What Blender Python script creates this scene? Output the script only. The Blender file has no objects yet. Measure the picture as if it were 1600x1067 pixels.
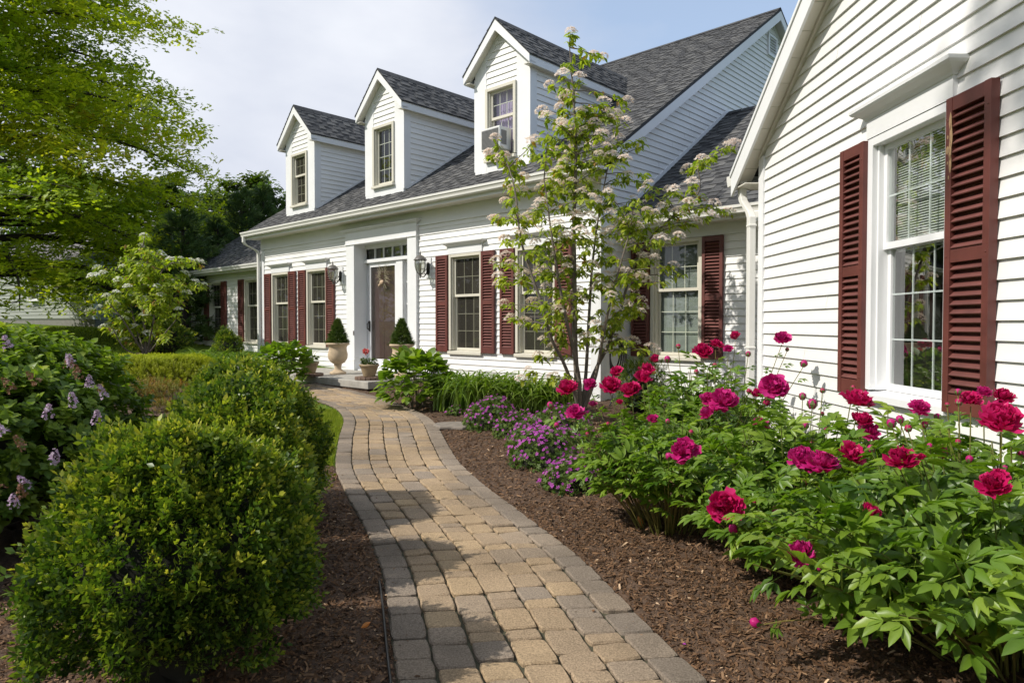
import bpy, math, random
import numpy as np
from mathutils import Vector, Matrix

S = bpy.context.scene
COL = S.collection
rad = math.radians

# ------------------------------------------------------------------ camera
CAM_H = 1.42
FPX = 1066.7
PITCH = rad(1.42)
cd = bpy.data.cameras.new('camera'); cam = bpy.data.objects.new('camera', cd); COL.objects.link(cam)
cd.lens = 24.0; cd.sensor_width = 36.0; cd.clip_end = 2000; cd.clip_start = 0.05
cam.location = (0, 0, CAM_H); cam.rotation_euler = (math.pi / 2 - PITCH, 0, 0)
S.camera = cam

# ------------------------------------------------------------------ sun, sky, exposure
LIGHT = Vector((1.05, 0.384, -1.05)).normalized()
sd = bpy.data.lights.new('sun', 'SUN'); sun = bpy.data.objects.new('sun', sd); COL.objects.link(sun)
sd.energy = 3.75; sd.angle = rad(0.55); sd.color = (1.0, 0.945, 0.86)
sun.rotation_euler = LIGHT.to_track_quat('-Z', 'Y').to_euler()
W = bpy.data.worlds.new('World'); S.world = W; W.use_nodes = True
nt = W.node_tree; nt.nodes.clear()
def wn(t, **k):
    n = nt.nodes.new(t)
    for a, b in k.items(): setattr(n, a, b)
    return n
wo = wn('ShaderNodeOutputWorld'); bg = wn('ShaderNodeBackground'); sky = wn('ShaderNodeTexSky', sky_type='NISHITA')
sky.sun_disc = False; sky.sun_elevation = rad(43.2); sky.sun_rotation = rad(-110.1); sky.air_density = 1.0; sky.dust_density = 2.0
tc = wn('ShaderNodeTexCoord'); mp = wn('ShaderNodeMapping'); mp.inputs['Scale'].default_value = (1.0, 1.0, 2.2)
nz = wn('ShaderNodeTexNoise'); nz.inputs['Scale'].default_value = 1.7; nz.inputs['Detail'].default_value = 6; nz.inputs['Roughness'].default_value = 0.52
sep = wn('ShaderNodeSeparateXYZ')
m1 = wn('ShaderNodeMath', operation='MULTIPLY_ADD'); m1.inputs[1].default_value = -0.75; m1.inputs[2].default_value = 0.02   # more cloud to the west
m2 = wn('ShaderNodeMath', operation='ADD')
rp = wn('ShaderNodeValToRGB'); rp.color_ramp.elements[0].position = 0.42; rp.color_ramp.elements[1].position = 0.74
nz2 = wn('ShaderNodeTexNoise'); nz2.inputs['Scale'].default_value = 3.0; nz2.inputs['Detail'].default_value = 5
cr = wn('ShaderNodeValToRGB'); cr.color_ramp.elements[0].position = 0.3; cr.color_ramp.elements[1].position = 0.68
cr.color_ramp.elements[0].color = (3.4, 3.65, 4.3, 1); cr.color_ramp.elements[1].color = (4.9, 5.05, 5.4, 1)
haz = wn('ShaderNodeMixRGB'); haz.inputs['Fac'].default_value = 0.42; haz.inputs['Color2'].default_value = (3.5, 4.25, 5.4, 1)
mx = wn('ShaderNodeMixRGB')
L = nt.links.new
L(tc.outputs['Generated'], mp.inputs['Vector']); L(mp.outputs['Vector'], nz.inputs['Vector']); L(mp.outputs['Vector'], nz2.inputs['Vector'])
L(tc.outputs['Generated'], sep.inputs[0]); L(sep.outputs['X'], m1.inputs[0]); L(m1.outputs[0], m2.inputs[0]); L(nz.outputs['Fac'], m2.inputs[1])
L(m2.outputs[0], rp.inputs['Fac']); L(nz2.outputs['Fac'], cr.inputs['Fac'])
L(sky.outputs['Color'], haz.inputs['Color1']); L(haz.outputs['Color'], mx.inputs['Color1']); L(cr.outputs['Color'], mx.inputs['Color2']); L(rp.outputs['Color'], mx.inputs['Fac'])
L(mx.outputs['Color'], bg.inputs['Color']); L(bg.outputs[0], wo.inputs[0])
bg.inputs['Strength'].default_value = 0.15
S.view_settings.view_transform = 'Standard'; S.view_settings.look = 'None'
S.view_settings.exposure = 0.36; S.view_settings.gamma = 1.0
S.cycles.max_bounces = 8; S.cycles.transparent_max_bounces = 12

# ------------------------------------------------------------------ helpers
rnd = random.Random(7)
def at(px, py, Y):
    """point of the photograph (1600 wide) at distance Y in front of the camera"""
    u = (px - 800) / FPX; v = (533.5 - py) / FPX
    d = Vector((u, math.cos(PITCH) + v * math.sin(PITCH), -math.sin(PITCH) + v * math.cos(PITCH)))
    return Vector((0, 0, CAM_H)) + d * (Y / d.y)
def gh(x, y):
    """height of the ground"""
    return max(0.0, min((y - 3) * 0.035, 0.28)) + max(0.0, min(y, 75.0) - 11) * 0.055
def tag(o, label=None, cat=None, group=None, kind=None):
    if label: o['label'] = label
    if cat: o['category'] = cat
    if group: o['group'] = group
    if kind: o['kind'] = kind
    return o
def thing(name, label, cat, loc=(0, 0, 0), rz=0.0, group=None):
    o = bpy.data.objects.new(name, None); COL.objects.link(o)
    o.empty_display_size = 0.2
    o.location = loc; o.rotation_euler = (0, 0, rz)
    return tag(o, label, cat, group)
def link(name, me, mats, parent=None):
    for m in (mats if isinstance(mats, (list, tuple)) else [mats]): me.materials.append(m)
    o = bpy.data.objects.new(name, me); COL.objects.link(o)
    if parent: o.parent = parent
    return o
def child(o, parent, name=None):
    c = o.copy(); COL.objects.link(c); c.parent = parent
    return c
def copy_tree(o, parent=None):
    c = o.copy(); COL.objects.link(c)
    if parent: c.parent = parent
    for ch in list(o.children): copy_tree(ch, c)
    return c

class MB:
    def __init__(s, M=None): s.v = []; s.f = []; s.m = []; s.t = []; s.M = M
    def face(s, pts, mi=0, tint=0.5):
        n = len(s.v); s.v += [tuple(p) for p in pts]; s.f.append(tuple(range(n, n + len(pts)))); s.m.append(mi); s.t += [tint] * len(pts)
    def mesh(s, vs, fs, mi=0, tint=0.5):
        n = len(s.v); s.v += [tuple(p) for p in vs]; s.t += [tint] * len(vs)
        for f in fs: s.f.append(tuple(i + n for i in f)); s.m.append(mi)
    def box(s, x0, x1, y0, y1, z0, z1, mi=0, tint=0.5):
        vs = [(x0, y0, z0), (x1, y0, z0), (x1, y1, z0), (x0, y1, z0), (x0, y0, z1), (x1, y0, z1), (x1, y1, z1), (x0, y1, z1)]
        s.mesh(vs, [(0, 3, 2, 1), (4, 5, 6, 7), (0, 1, 5, 4), (1, 2, 6, 5), (2, 3, 7, 6), (3, 0, 4, 7)], mi, tint)
    def ext(s, pts, vec, mi=0, tint=0.5):
        n = len(pts); vec = Vector(vec); a = [Vector(p) for p in pts]; b = [p + vec for p in a]
        s.mesh(a + b, [tuple(range(n))[::-1], tuple(range(n, 2 * n))] + [(i, (i + 1) % n, n + (i + 1) % n, n + i) for i in range(n)], mi, tint)
    def tube(s, pts, rs, n=8, mi=0, tint=0.5, cap=True):
        pts = [Vector(p) for p in pts]
        if not isinstance(rs, (list, tuple)): rs = [rs] * len(pts)
        vs = []; up = Vector((0.31, 0.17, 0.93))
        for i, p in enumerate(pts):
            d = (pts[min(i + 1, len(pts) - 1)] - pts[max(i - 1, 0)]).normalized()
            a = d.cross(up)
            if a.length < 1e-3: a = d.cross(Vector((1, 0, 0)))
            a.normalize(); b = d.cross(a)
            for k in range(n):
                t = 2 * math.pi * k / n
                vs.append(p + (a * math.cos(t) + b * math.sin(t)) * rs[i])
        fs = []
        for i in range(len(pts) - 1):
            for k in range(n):
                fs.append((i * n + k, i * n + (k + 1) % n, (i + 1) * n + (k + 1) % n, (i + 1) * n + k))
        if cap:
            fs.append(tuple(range(n))[::-1]); fs.append(tuple(range((len(pts) - 1) * n, len(pts) * n)))
        s.mesh(vs, fs, mi, tint)
    def lathe(s, prof, n=24, c=(0, 0, 0), mi=0, tint=0.5, ph=0):
        vs = []
        for r, z in prof:
            for k in range(n):
                t = 2 * math.pi * k / n + ph
                vs.append((c[0] + r * math.cos(t), c[1] + r * math.sin(t), c[2] + z))
        fs = []
        for i in range(len(prof) - 1):
            for k in range(n): fs.append((i * n + k, i * n + (k + 1) % n, (i + 1) * n + (k + 1) % n, (i + 1) * n + k))
        fs.append(tuple(range(n))[::-1]); fs.append(tuple(range((len(prof) - 1) * n, len(prof) * n)))
        s.mesh(vs, fs, mi, tint)
    def build(s, name, mats, parent=None, smooth=False, tint=False, bevel=0, angle=None):
        me = bpy.data.meshes.new(name)
        v = s.v if s.M is None else [tuple(s.M @ Vector(p)) for p in s.v]
        me.from_pydata(v, [], s.f)
        if not isinstance(mats, (list, tuple)): mats = [mats]
        me.polygons.foreach_set('material_index', s.m)
        if smooth: me.polygons.foreach_set('use_smooth', [True] * len(s.f))
        if tint:
            a = me.attributes.new('tint', 'FLOAT', 'POINT'); a.data.foreach_set('value', s.t)
        me.update()
        o = link(name, me, mats, parent)
        if bevel:
            md = o.modifiers.new('bevel', 'BEVEL'); md.width = bevel; md.segments = 2; md.limit_method = 'ANGLE'; md.angle_limit = rad(40)
        return o

# ---- numpy leaf meshes
def np_mesh(name, V, F, tint=None, smooth=False):
    """V (n,3); F list of (m,k) int arrays"""
    me = bpy.data.meshes.new(name)
    me.vertices.add(len(V)); me.vertices.foreach_set('co', np.ascontiguousarray(V, dtype=np.float32).ravel())
    loops = np.concatenate([f.ravel() for f in F]); sizes = np.concatenate([np.full(len(f), f.shape[1]) for f in F])
    me.loops.add(len(loops)); me.loops.foreach_set('vertex_index', loops.astype(np.int32))
    me.polygons.add(len(sizes)); me.polygons.foreach_set('loop_start', np.concatenate([[0], np.cumsum(sizes)[:-1]]).astype(np.int32))
    if smooth: me.polygons.foreach_set('use_smooth', np.ones(len(sizes), dtype=bool))
    if tint is not None:
        a = me.attributes.new('tint', 'FLOAT', 'POINT'); a.data.foreach_set('value', np.asarray(tint, dtype=np.float32))
    me.update(calc_edges=True)
    return me
def scat(name, T, P, R, sc, tint, smooth=False):
    """copies of template T=(verts, faces, vertex tint offset) at P with frames R"""
    tv, tf, tt = T
    P = np.asarray(P, float); n = len(P); k = len(tv)
    sc = np.broadcast_to(np.asarray(sc, float), (n,))
    V = P[:, None, :] + np.einsum('nij,kj->nki', R, tv) * sc[:, None, None]
    off = (np.arange(n) * k)[:, None, None]
    F = []
    for size in sorted(set(len(f) for f in tf)):
        a = np.array([f for f in tf if len(f) == size])
        F.append((off + a[None]).reshape(-1, size))
    t = (np.asarray(tint, float)[:, None] + np.asarray(tt)[None, :]).ravel()
    return np_mesh(name, V.reshape(-1, 3), F, np.clip(t, 0, 1), smooth)
def norm(a): return a / np.maximum(np.linalg.norm(a, axis=-1, keepdims=True), 1e-9)
def frames(d, up):
    """columns: x side, y along the leaf, z leaf normal"""
    y = norm(d); x = norm(np.cross(y, up)); z = np.cross(x, y)
    return np.stack([x, y, z], axis=-1)
def leaf(w=0.5, fold=0.08, droop=0.1, wide=0.42):
    v = np.array([(0, 0, 0), (w / 2, wide, fold), (0, 1, -droop), (-w / 2, wide, fold), (0, 0.5, 0)])
    return (v, [(0, 1, 2, 4), (0, 4, 2, 3)], np.zeros(5))
def leaf_long(ws=(0.5, 0.8, 0.55), ys=(0.22, 0.5, 0.8), w=0.34, fold=0.1, droop=0.25):
    v = [(0, 0, 0)]
    for a, y in zip(ws, ys):
        z = -droop * y * y
        v += [(-a * w / 2, y, z + fold * a), (0, y, z), (a * w / 2, y, z + fold * a)]
    v.append((0, 1, -droop)); n = len(v) - 1
    f = [(0, 3, 2), (0, 2, 1)]
    for i in range(len(ws) - 1):
        b = 1 + 3 * i
        f += [(b, b + 1, b + 4, b + 3), (b + 1, b + 2, b + 5, b + 4)]
    b = 1 + 3 * (len(ws) - 1)
    f += [(b, b + 1, n), (b + 1, b + 2, n)]
    return (np.array(v, float), f, np.zeros(len(v)))
def rotm(ax, ang):
    return np.array(Matrix.Rotation(ang, 3, ax))
def combine(parts):
    """parts: (template, R 3x3, offset, scale, tint)"""
    V = []; Fs = []; Tt = []; n = 0
    for T, R, o, s, t in parts:
        v = T[0] @ np.asarray(R).T * s + np.asarray(o); V.append(v)
        Fs += [tuple(i + n for i in f) for f in T[1]]; Tt.append(T[2] + t); n += len(v)
    return (np.vstack(V), Fs, np.concatenate(Tt))
def dirs(d, up=(0, 0, 1)):
    d = np.asarray(d, float)[None]; return frames(d, np.asarray(up, float)[None])[0]
def tubes_np(name, segs, n=4):
    """one mesh of many tapered tubes; segs = list of (points, radii)"""
    mb = MB()
    for p, r in segs: mb.tube(p, r, n, cap=False)
    me = bpy.data.meshes.new(name); me.from_pydata(mb.v, [], mb.f); me.polygons.foreach_set('use_smooth', [True] * len(mb.f)); me.update()
    return me

# ------------------------------------------------------------------ materials
def newmat(name):
    m = bpy.data.materials.new(name); m.use_nodes = True
    return m, m.node_tree, m.node_tree.nodes['Principled BSDF']
def node(t, typ, **k):
    n = t.nodes.new(typ)
    for a, b in k.items():
        if a in ('loc',): continue
        if a in n.inputs.keys(): n.inputs[a].default_value = b
        else: setattr(n, a, b)
    return n
def noise(t, scale, detail=4, rough=0.55, coord='Object', stretch=None):
    tc = node(t, 'ShaderNodeTexCoord'); n = node(t, 'ShaderNodeTexNoise')
    n.inputs['Scale'].default_value = scale; n.inputs['Detail'].default_value = detail; n.inputs['Roughness'].default_value = rough
    if stretch:
        mp = node(t, 'ShaderNodeMapping'); mp.inputs['Scale'].default_value = stretch
        t.links.new(tc.outputs[coord], mp.inputs['Vector']); t.links.new(mp.outputs['Vector'], n.inputs['Vector'])
    else: t.links.new(tc.outputs[coord], n.inputs['Vector'])
    return n
def ramp(t, src, stops):
    r = node(t, 'ShaderNodeValToRGB'); e = r.color_ramp.elements
    while len(e) < len(stops): e.new(0.5)
    for i, (p, c) in enumerate(stops): e[i].position = p; e[i].color = (*c, 1) if len(c) == 3 else c
    if src is not None: t.links.new(src, r.inputs['Fac'])
    return r
def bump(t, src, bs, strength=0.3, dist=0.01):
    b = node(t, 'ShaderNodeBump'); b.inputs['Strength'].default_value = strength; b.inputs['Distance'].default_value = dist
    t.links.new(src, b.inputs['Height']); t.links.new(b.outputs['Normal'], bs.inputs['Normal'])
    return b
def plain(name, c, rough=0.5, var=0.08, scale=6, metal=0, bmp=0, bscale=60, stretch=None):
    m, t, b = newmat(name); b.inputs['Roughness'].default_value = rough; b.inputs['Metallic'].default_value = metal
    n = noise(t, scale, 5, stretch=stretch)
    r = ramp(t, n.outputs['Fac'], [(0.25, tuple(x * (1 - var) for x in c)), (0.75, tuple(min(1, x * (1 + var)) for x in c))])
    t.links.new(r.outputs['Color'], b.inputs['Base Color'])
    if bmp:
        n2 = noise(t, bscale, 4); bump(t, n2.outputs['Fac'], b, bmp, 0.01)
    return m
def leafmat(name, cols, rough=0.45, trans=0.35, spec=0.4, tboost=(1.5, 1.7, 0.6)):
    if tboost == (1.5, 1.7, 0.6) or tboost[0] == 1.7: cols = [(r * 1.2, g * 1.08, b * 0.95) for r, g, b in cols]
    m, t, b = newmat(name)
    a = node(t, 'ShaderNodeAttribute'); a.attribute_name = 'tint'
    k = len(cols)
    r = ramp(t, a.outputs['Fac'], [(i / (k - 1), c) for i, c in enumerate(cols)])
    t.links.new(r.outputs['Color'], b.inputs['Base Color'])
    b.inputs['Roughness'].default_value = rough; b.inputs['Specular IOR Level'].default_value = spec
    if trans > 0:
        tr = node(t, 'ShaderNodeBsdfTranslucent'); mm = node(t, 'ShaderNodeMixRGB', blend_type='MULTIPLY')
        mm.inputs['Fac'].default_value = 1; mm.inputs['Color2'].default_value = (*tboost, 1)
        t.links.new(r.outputs['Color'], mm.inputs['Color1']); t.links.new(mm.outputs['Color'], tr.inputs['Color'])
        ms = node(t, 'ShaderNodeMixShader'); ms.inputs['Fac'].default_value = trans
        out = t.nodes['Material Output']
        t.links.new(b.outputs[0], ms.inputs[1]); t.links.new(tr.outputs[0], ms.inputs[2]); t.links.new(ms.outputs[0], out.inputs['Surface'])
    return m
def tinted(name, stops, rough=0.8, sp_scale=90, sp=0.25, bmp=0.4, bscale=140, spec=0.3, big=0.0):
    """colour from the 'tint' attribute broken up by noise"""
    m, t, b = newmat(name)
    a = node(t, 'ShaderNodeAttribute'); a.attribute_name = 'tint'
    r = ramp(t, a.outputs['Fac'], stops)
    n = noise(t, sp_scale, 6, 0.7)
    g = ramp(t, n.outputs['Fac'], [(0.3, (1 - sp,) * 3), (0.7, (1 + sp,) * 3)])
    mm = node(t, 'ShaderNodeMixRGB', blend_type='MULTIPLY'); mm.inputs['Fac'].default_value = 1
    t.links.new(r.outputs['Color'], mm.inputs['Color1']); t.links.new(g.outputs['Color'], mm.inputs['Color2'])
    last = mm
    if big:
        n3 = noise(t, 1.1, 4); g3 = ramp(t, n3.outputs['Fac'], [(0.3, (1 - big,) * 3), (0.7, (1 + big * .5,) * 3)])
        m3 = node(t, 'ShaderNodeMixRGB', blend_type='MULTIPLY'); m3.inputs['Fac'].default_value = 1
        t.links.new(last.outputs['Color'], m3.inputs['Color1']); t.links.new(g3.outputs['Color'], m3.inputs['Color2']); last = m3
    t.links.new(last.outputs['Color'], b.inputs['Base Color'])
    b.inputs['Roughness'].default_value = rough; b.inputs['Specular IOR Level'].default_value = spec
    if bmp:
        n2 = noise(t, bscale, 5, 0.65); bump(t, n2.outputs['Fac'], b, bmp, 0.006)
    return m
def glassmat(name, refl=0.12, tintc=(0.9, 0.95, 0.93), gain=1.7, screen=None):
    m, t, b = newmat(name); t.nodes.remove(b)
    gl = node(t, 'ShaderNodeBsdfGlossy'); gl.inputs['Roughness'].default_value = 0.0; gl.inputs['Color'].default_value = (1, 1, 1, 1)
    tr = node(t, 'ShaderNodeBsdfTransparent'); tr.inputs['Color'].default_value = (*tintc, 1)
    lf = node(t, 'ShaderNodeLayerWeight'); lf.inputs['Blend'].default_value = 0.5; lw = node(t, 'ShaderNodeMath', operation='POWER'); lw.inputs[1].default_value = 4.2; t.links.new(lf.outputs['Facing'], lw.inputs[0])
    mul = node(t, 'ShaderNodeMath', operation='MULTIPLY_ADD'); mul.inputs[1].default_value = gain; mul.inputs[2].default_value = refl; mul.use_clamp = True
    n = noise(t, 2.5, 2); bp = node(t, 'ShaderNodeBump'); bp.inputs['Strength'].default_value = 0.02; bp.inputs['Distance'].default_value = 0.02
    t.links.new(n.outputs['Fac'], bp.inputs['Height']); t.links.new(bp.outputs[0], gl.inputs['Normal'])
    ms = node(t, 'ShaderNodeMixShader')
    t.links.new(lw.outputs[0], mul.inputs[0]); t.links.new(mul.outputs[0], ms.inputs[0])
    t.links.new(tr.outputs[0], ms.inputs[1]); t.links.new(gl.outputs[0], ms.inputs[2])
    last = ms
    if screen:
        df = node(t, 'ShaderNodeBsdfDiffuse'); df.inputs['Color'].default_value = (*screen, 1)
        m3 = node(t, 'ShaderNodeMixShader'); m3.inputs[0].default_value = 0.25
        t.links.new(ms.outputs[0], m3.inputs[1]); t.links.new(df.outputs[0], m3.inputs[2]); last = m3
    t.links.new(last.outputs[0], t.nodes['Material Output'].inputs['Surface'])
    return m

M_SIDING = plain('white_vinyl_siding', (0.765, 0.758, 0.74), 0.42, 0.05, 1.6, bmp=0.04, bscale=240, stretch=(1, 1, 3))
M_TRIM = plain('white_trim_paint', (0.735, 0.74, 0.745), 0.45, 0.04, 3, bmp=0.05, bscale=30)
M_CREAM = plain('cream_casing', (0.6, 0.57, 0.48), 0.45, 0.04, 3)
M_SOFFIT = plain('soffit_vinyl', (0.66, 0.63, 0.55), 0.55, 0.06, 3)
M_GUTTER = plain('white_gutter', (0.7, 0.69, 0.65), 0.35, 0.05, 2)
M_MAROON = plain('maroon_shutter', (0.115, 0.031, 0.0245), 0.5, 0.3, 4.5, bmp=0.05, bscale=80)
M_LOUVRE = plain('faded_maroon_louvre', (0.142, 0.048, 0.04), 0.55, 0.3, 5, bmp=0.05, bscale=80)
M_WORN = plain('bare_weathered_wood', (0.36, 0.23, 0.12), 0.8, 0.3, 30)
M_DARK = plain('dark_room', (0.05, 0.046, 0.038), 0.9, 0.2, 2)
M_SCREEN = plain('insect_screen', (0.03, 0.029, 0.026), 0.75, 0.25, 4)
M_BLIND = plain('white_blind', (0.62, 0.63, 0.6), 0.6, 0.04, 4)
M_BLIND_D = plain('grey_blind', (0.3, 0.32, 0.29), 0.6, 0.06, 4)
M_CURTAIN = plain('lilac_curtain', (0.42, 0.33, 0.5), 0.8, 0.1, 6)
M_GLASS = glassmat('window_glass', 0.07, (0.9, 0.95, 0.93), 1.0)
M_GLASS_S = glassmat('screened_window_glass', 0.05, (0.72, 0.74, 0.68), 0.35, (0.115, 0.105, 0.088))
M_GLASS_W = glassmat('bright_window_glass', 0.2)
M_METAL = plain('black_metal', (0.02, 0.018, 0.017), 0.4, 0.2, 10)
M_PEWTER = plain('weathered_lantern_metal', (0.13, 0.12, 0.11), 0.45, 0.3, 40)
M_LGLASS = glassmat('lantern_glass', 0.16, (0.8, 0.82, 0.78))
M_BULB = plain('bulb_white', (0.7, 0.66, 0.5), 0.3)
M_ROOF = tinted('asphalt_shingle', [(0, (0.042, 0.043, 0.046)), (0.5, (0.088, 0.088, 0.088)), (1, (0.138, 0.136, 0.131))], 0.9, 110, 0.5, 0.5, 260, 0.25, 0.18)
M_PAVER = tinted('tumbled_paver', [(0, (0.21, 0.172, 0.135)), (0.3, (0.268, 0.215, 0.163)), (0.5, (0.31, 0.231, 0.153)), (0.75, (0.352, 0.257, 0.16)), (1, (0.395, 0.287, 0.172))], 0.88, 130, 0.55, 0.8, 190, 0.2, 0.42)
M_SAND = plain('joint_sand', (0.055, 0.052, 0.028), 0.95, 0.45, 9, bmp=0.4, bscale=200)
M_MULCH = plain('bark_mulch', (0.085, 0.05, 0.029), 0.95, 0.5, 45, bmp=0.9, bscale=90)
M_CHIP = tinted('bark_chip', [(0, (0.046, 0.023, 0.011)), (0.5, (0.155, 0.086, 0.045)), (0.9, (0.27, 0.168, 0.096)), (1, (0.5, 0.35, 0.22))], 0.9, 60, 0.3, 0, 100, 0.2)
M_STONE = plain('grey_stone', (0.34, 0.32, 0.28), 0.85, 0.22, 9, bmp=0.4, bscale=60)
M_BRICK = plain('brown_brick', (0.16, 0.105, 0.075), 0.9, 0.35, 22, bmp=0.5, bscale=70)
M_FOUND = plain('grey_block_foundation', (0.2, 0.195, 0.18), 0.9, 0.15, 5, bmp=0.3, bscale=30)
M_URN = plain('buff_stone_urn', (0.47, 0.36, 0.235), 0.75, 0.25, 7, bmp=0.25, bscale=50)
M_POT = plain('tan_clay_pot', (0.33, 0.25, 0.15), 0.7, 0.2, 9, bmp=0.2, bscale=50)
M_SOIL = plain('soil', (0.03, 0.02, 0.013), 0.95, 0.3, 30)
M_BARK = plain('grey_bark', (0.15, 0.125, 0.1), 0.9, 0.3, 14, bmp=0.6, bscale=40, stretch=(1, 1, 0.3))
M_DBARK = plain('dark_bark', (0.045, 0.034, 0.026), 0.95, 0.3, 8, bmp=0.5, bscale=20)
M_ACW = plain('white_enamel', (0.68, 0.68, 0.66), 0.4, 0.05, 4)
M_GRILLE = plain('grey_grille', (0.2, 0.2, 0.2), 0.5, 0.1, 10)
# ------------------------------------------------------------------ the house
E_ = 0.1016
HO = Vector((1.279, 9.892, 0)); HR = rad(-43.36)
house = thing('house', 'white clapboard cottage with three gabled dormers, grey shingle roof and maroon shutters', 'house', HO, HR)
HM = Matrix.Translation(HO) @ Matrix.Rotation(HR, 4, 'Z')
def hw(x, y, z): return HM @ Vector((x, y, z))
I4 = Matrix.Identity(4)
WM = Matrix.Translation((3.135, -1.734, 0)) @ Matrix.Rotation(rad(-45), 4, 'Z')       # the wing turned 45 degrees
CM = Matrix.Translation((0, 0.8, 0))                                                   # recessed link wall
LM = Matrix.Translation((0, 0.5, 0))                                                   # recessed far end
def side(x, y): return Matrix.Translation((x, y, 0)) @ Matrix.Rotation(rad(90), 4, 'Z')  # wall that faces +x

def siding(name, M, z0, z1, xl, xr, holes=()):
    mb = MB(M); k = 0
    while z0 + k * E_ < z1:
        a0 = z0 + k * E_; a1 = min(a0 + E_, z1); k += 1
        cuts = sorted(set([a0, a1] + [h for r in holes for h in (r[2], r[3]) if a0 < h < a1]))
        jt = rnd.uniform(-0.0009, 0.0009); j0 = -16 + rnd.uniform(0, 3.6); jts = [j0 + 3.6 * i_ for i_ in range(10)]
        for a, b in zip(cuts[:-1], cuts[1:]):
            m = (a + b) / 2
            iv = [(xl(a), xr(a), xl(b), xr(b))]
            for h in holes:
                if h[2] < m < h[3]:
                    nv = []
                    for (p, q, p2, q2) in iv:
                        if h[1] <= p or h[0] >= q: nv.append((p, q, p2, q2)); continue
                        if h[0] > p: nv.append((p, h[0], p2, h[0]))
                        if h[1] < q: nv.append((h[1], q, h[1], q2))
                    iv = nv
            def out(z): return -(0.003 + 0.0165 * (1 - (z - a0) / E_)) + jt
            for (p, q, p2, q2) in iv:
                if q - p < 0.004: continue
                js = [p] + [s_ for s_ in jts if p + .06 < s_ < q - .06] + [q]; js2 = [p2] + js[1:-1] + [q2]
                for i_ in range(len(js) - 1):
                    o_ = -.0011 if (i_ + k) % 2 else 0.0
                    mb.face([(js[i_], out(a) + o_, a), (js[i_ + 1], out(a) + o_, a), (js2[i_ + 1], out(b) + o_, b), (js2[i_], out(b) + o_, b)])
                if a == a0: mb.face([(p, -0.001, a), (q, -0.001, a), (q, out(a), a), (p, out(a), a)])
    return mb.build(name, M_SIDING, house)

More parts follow.
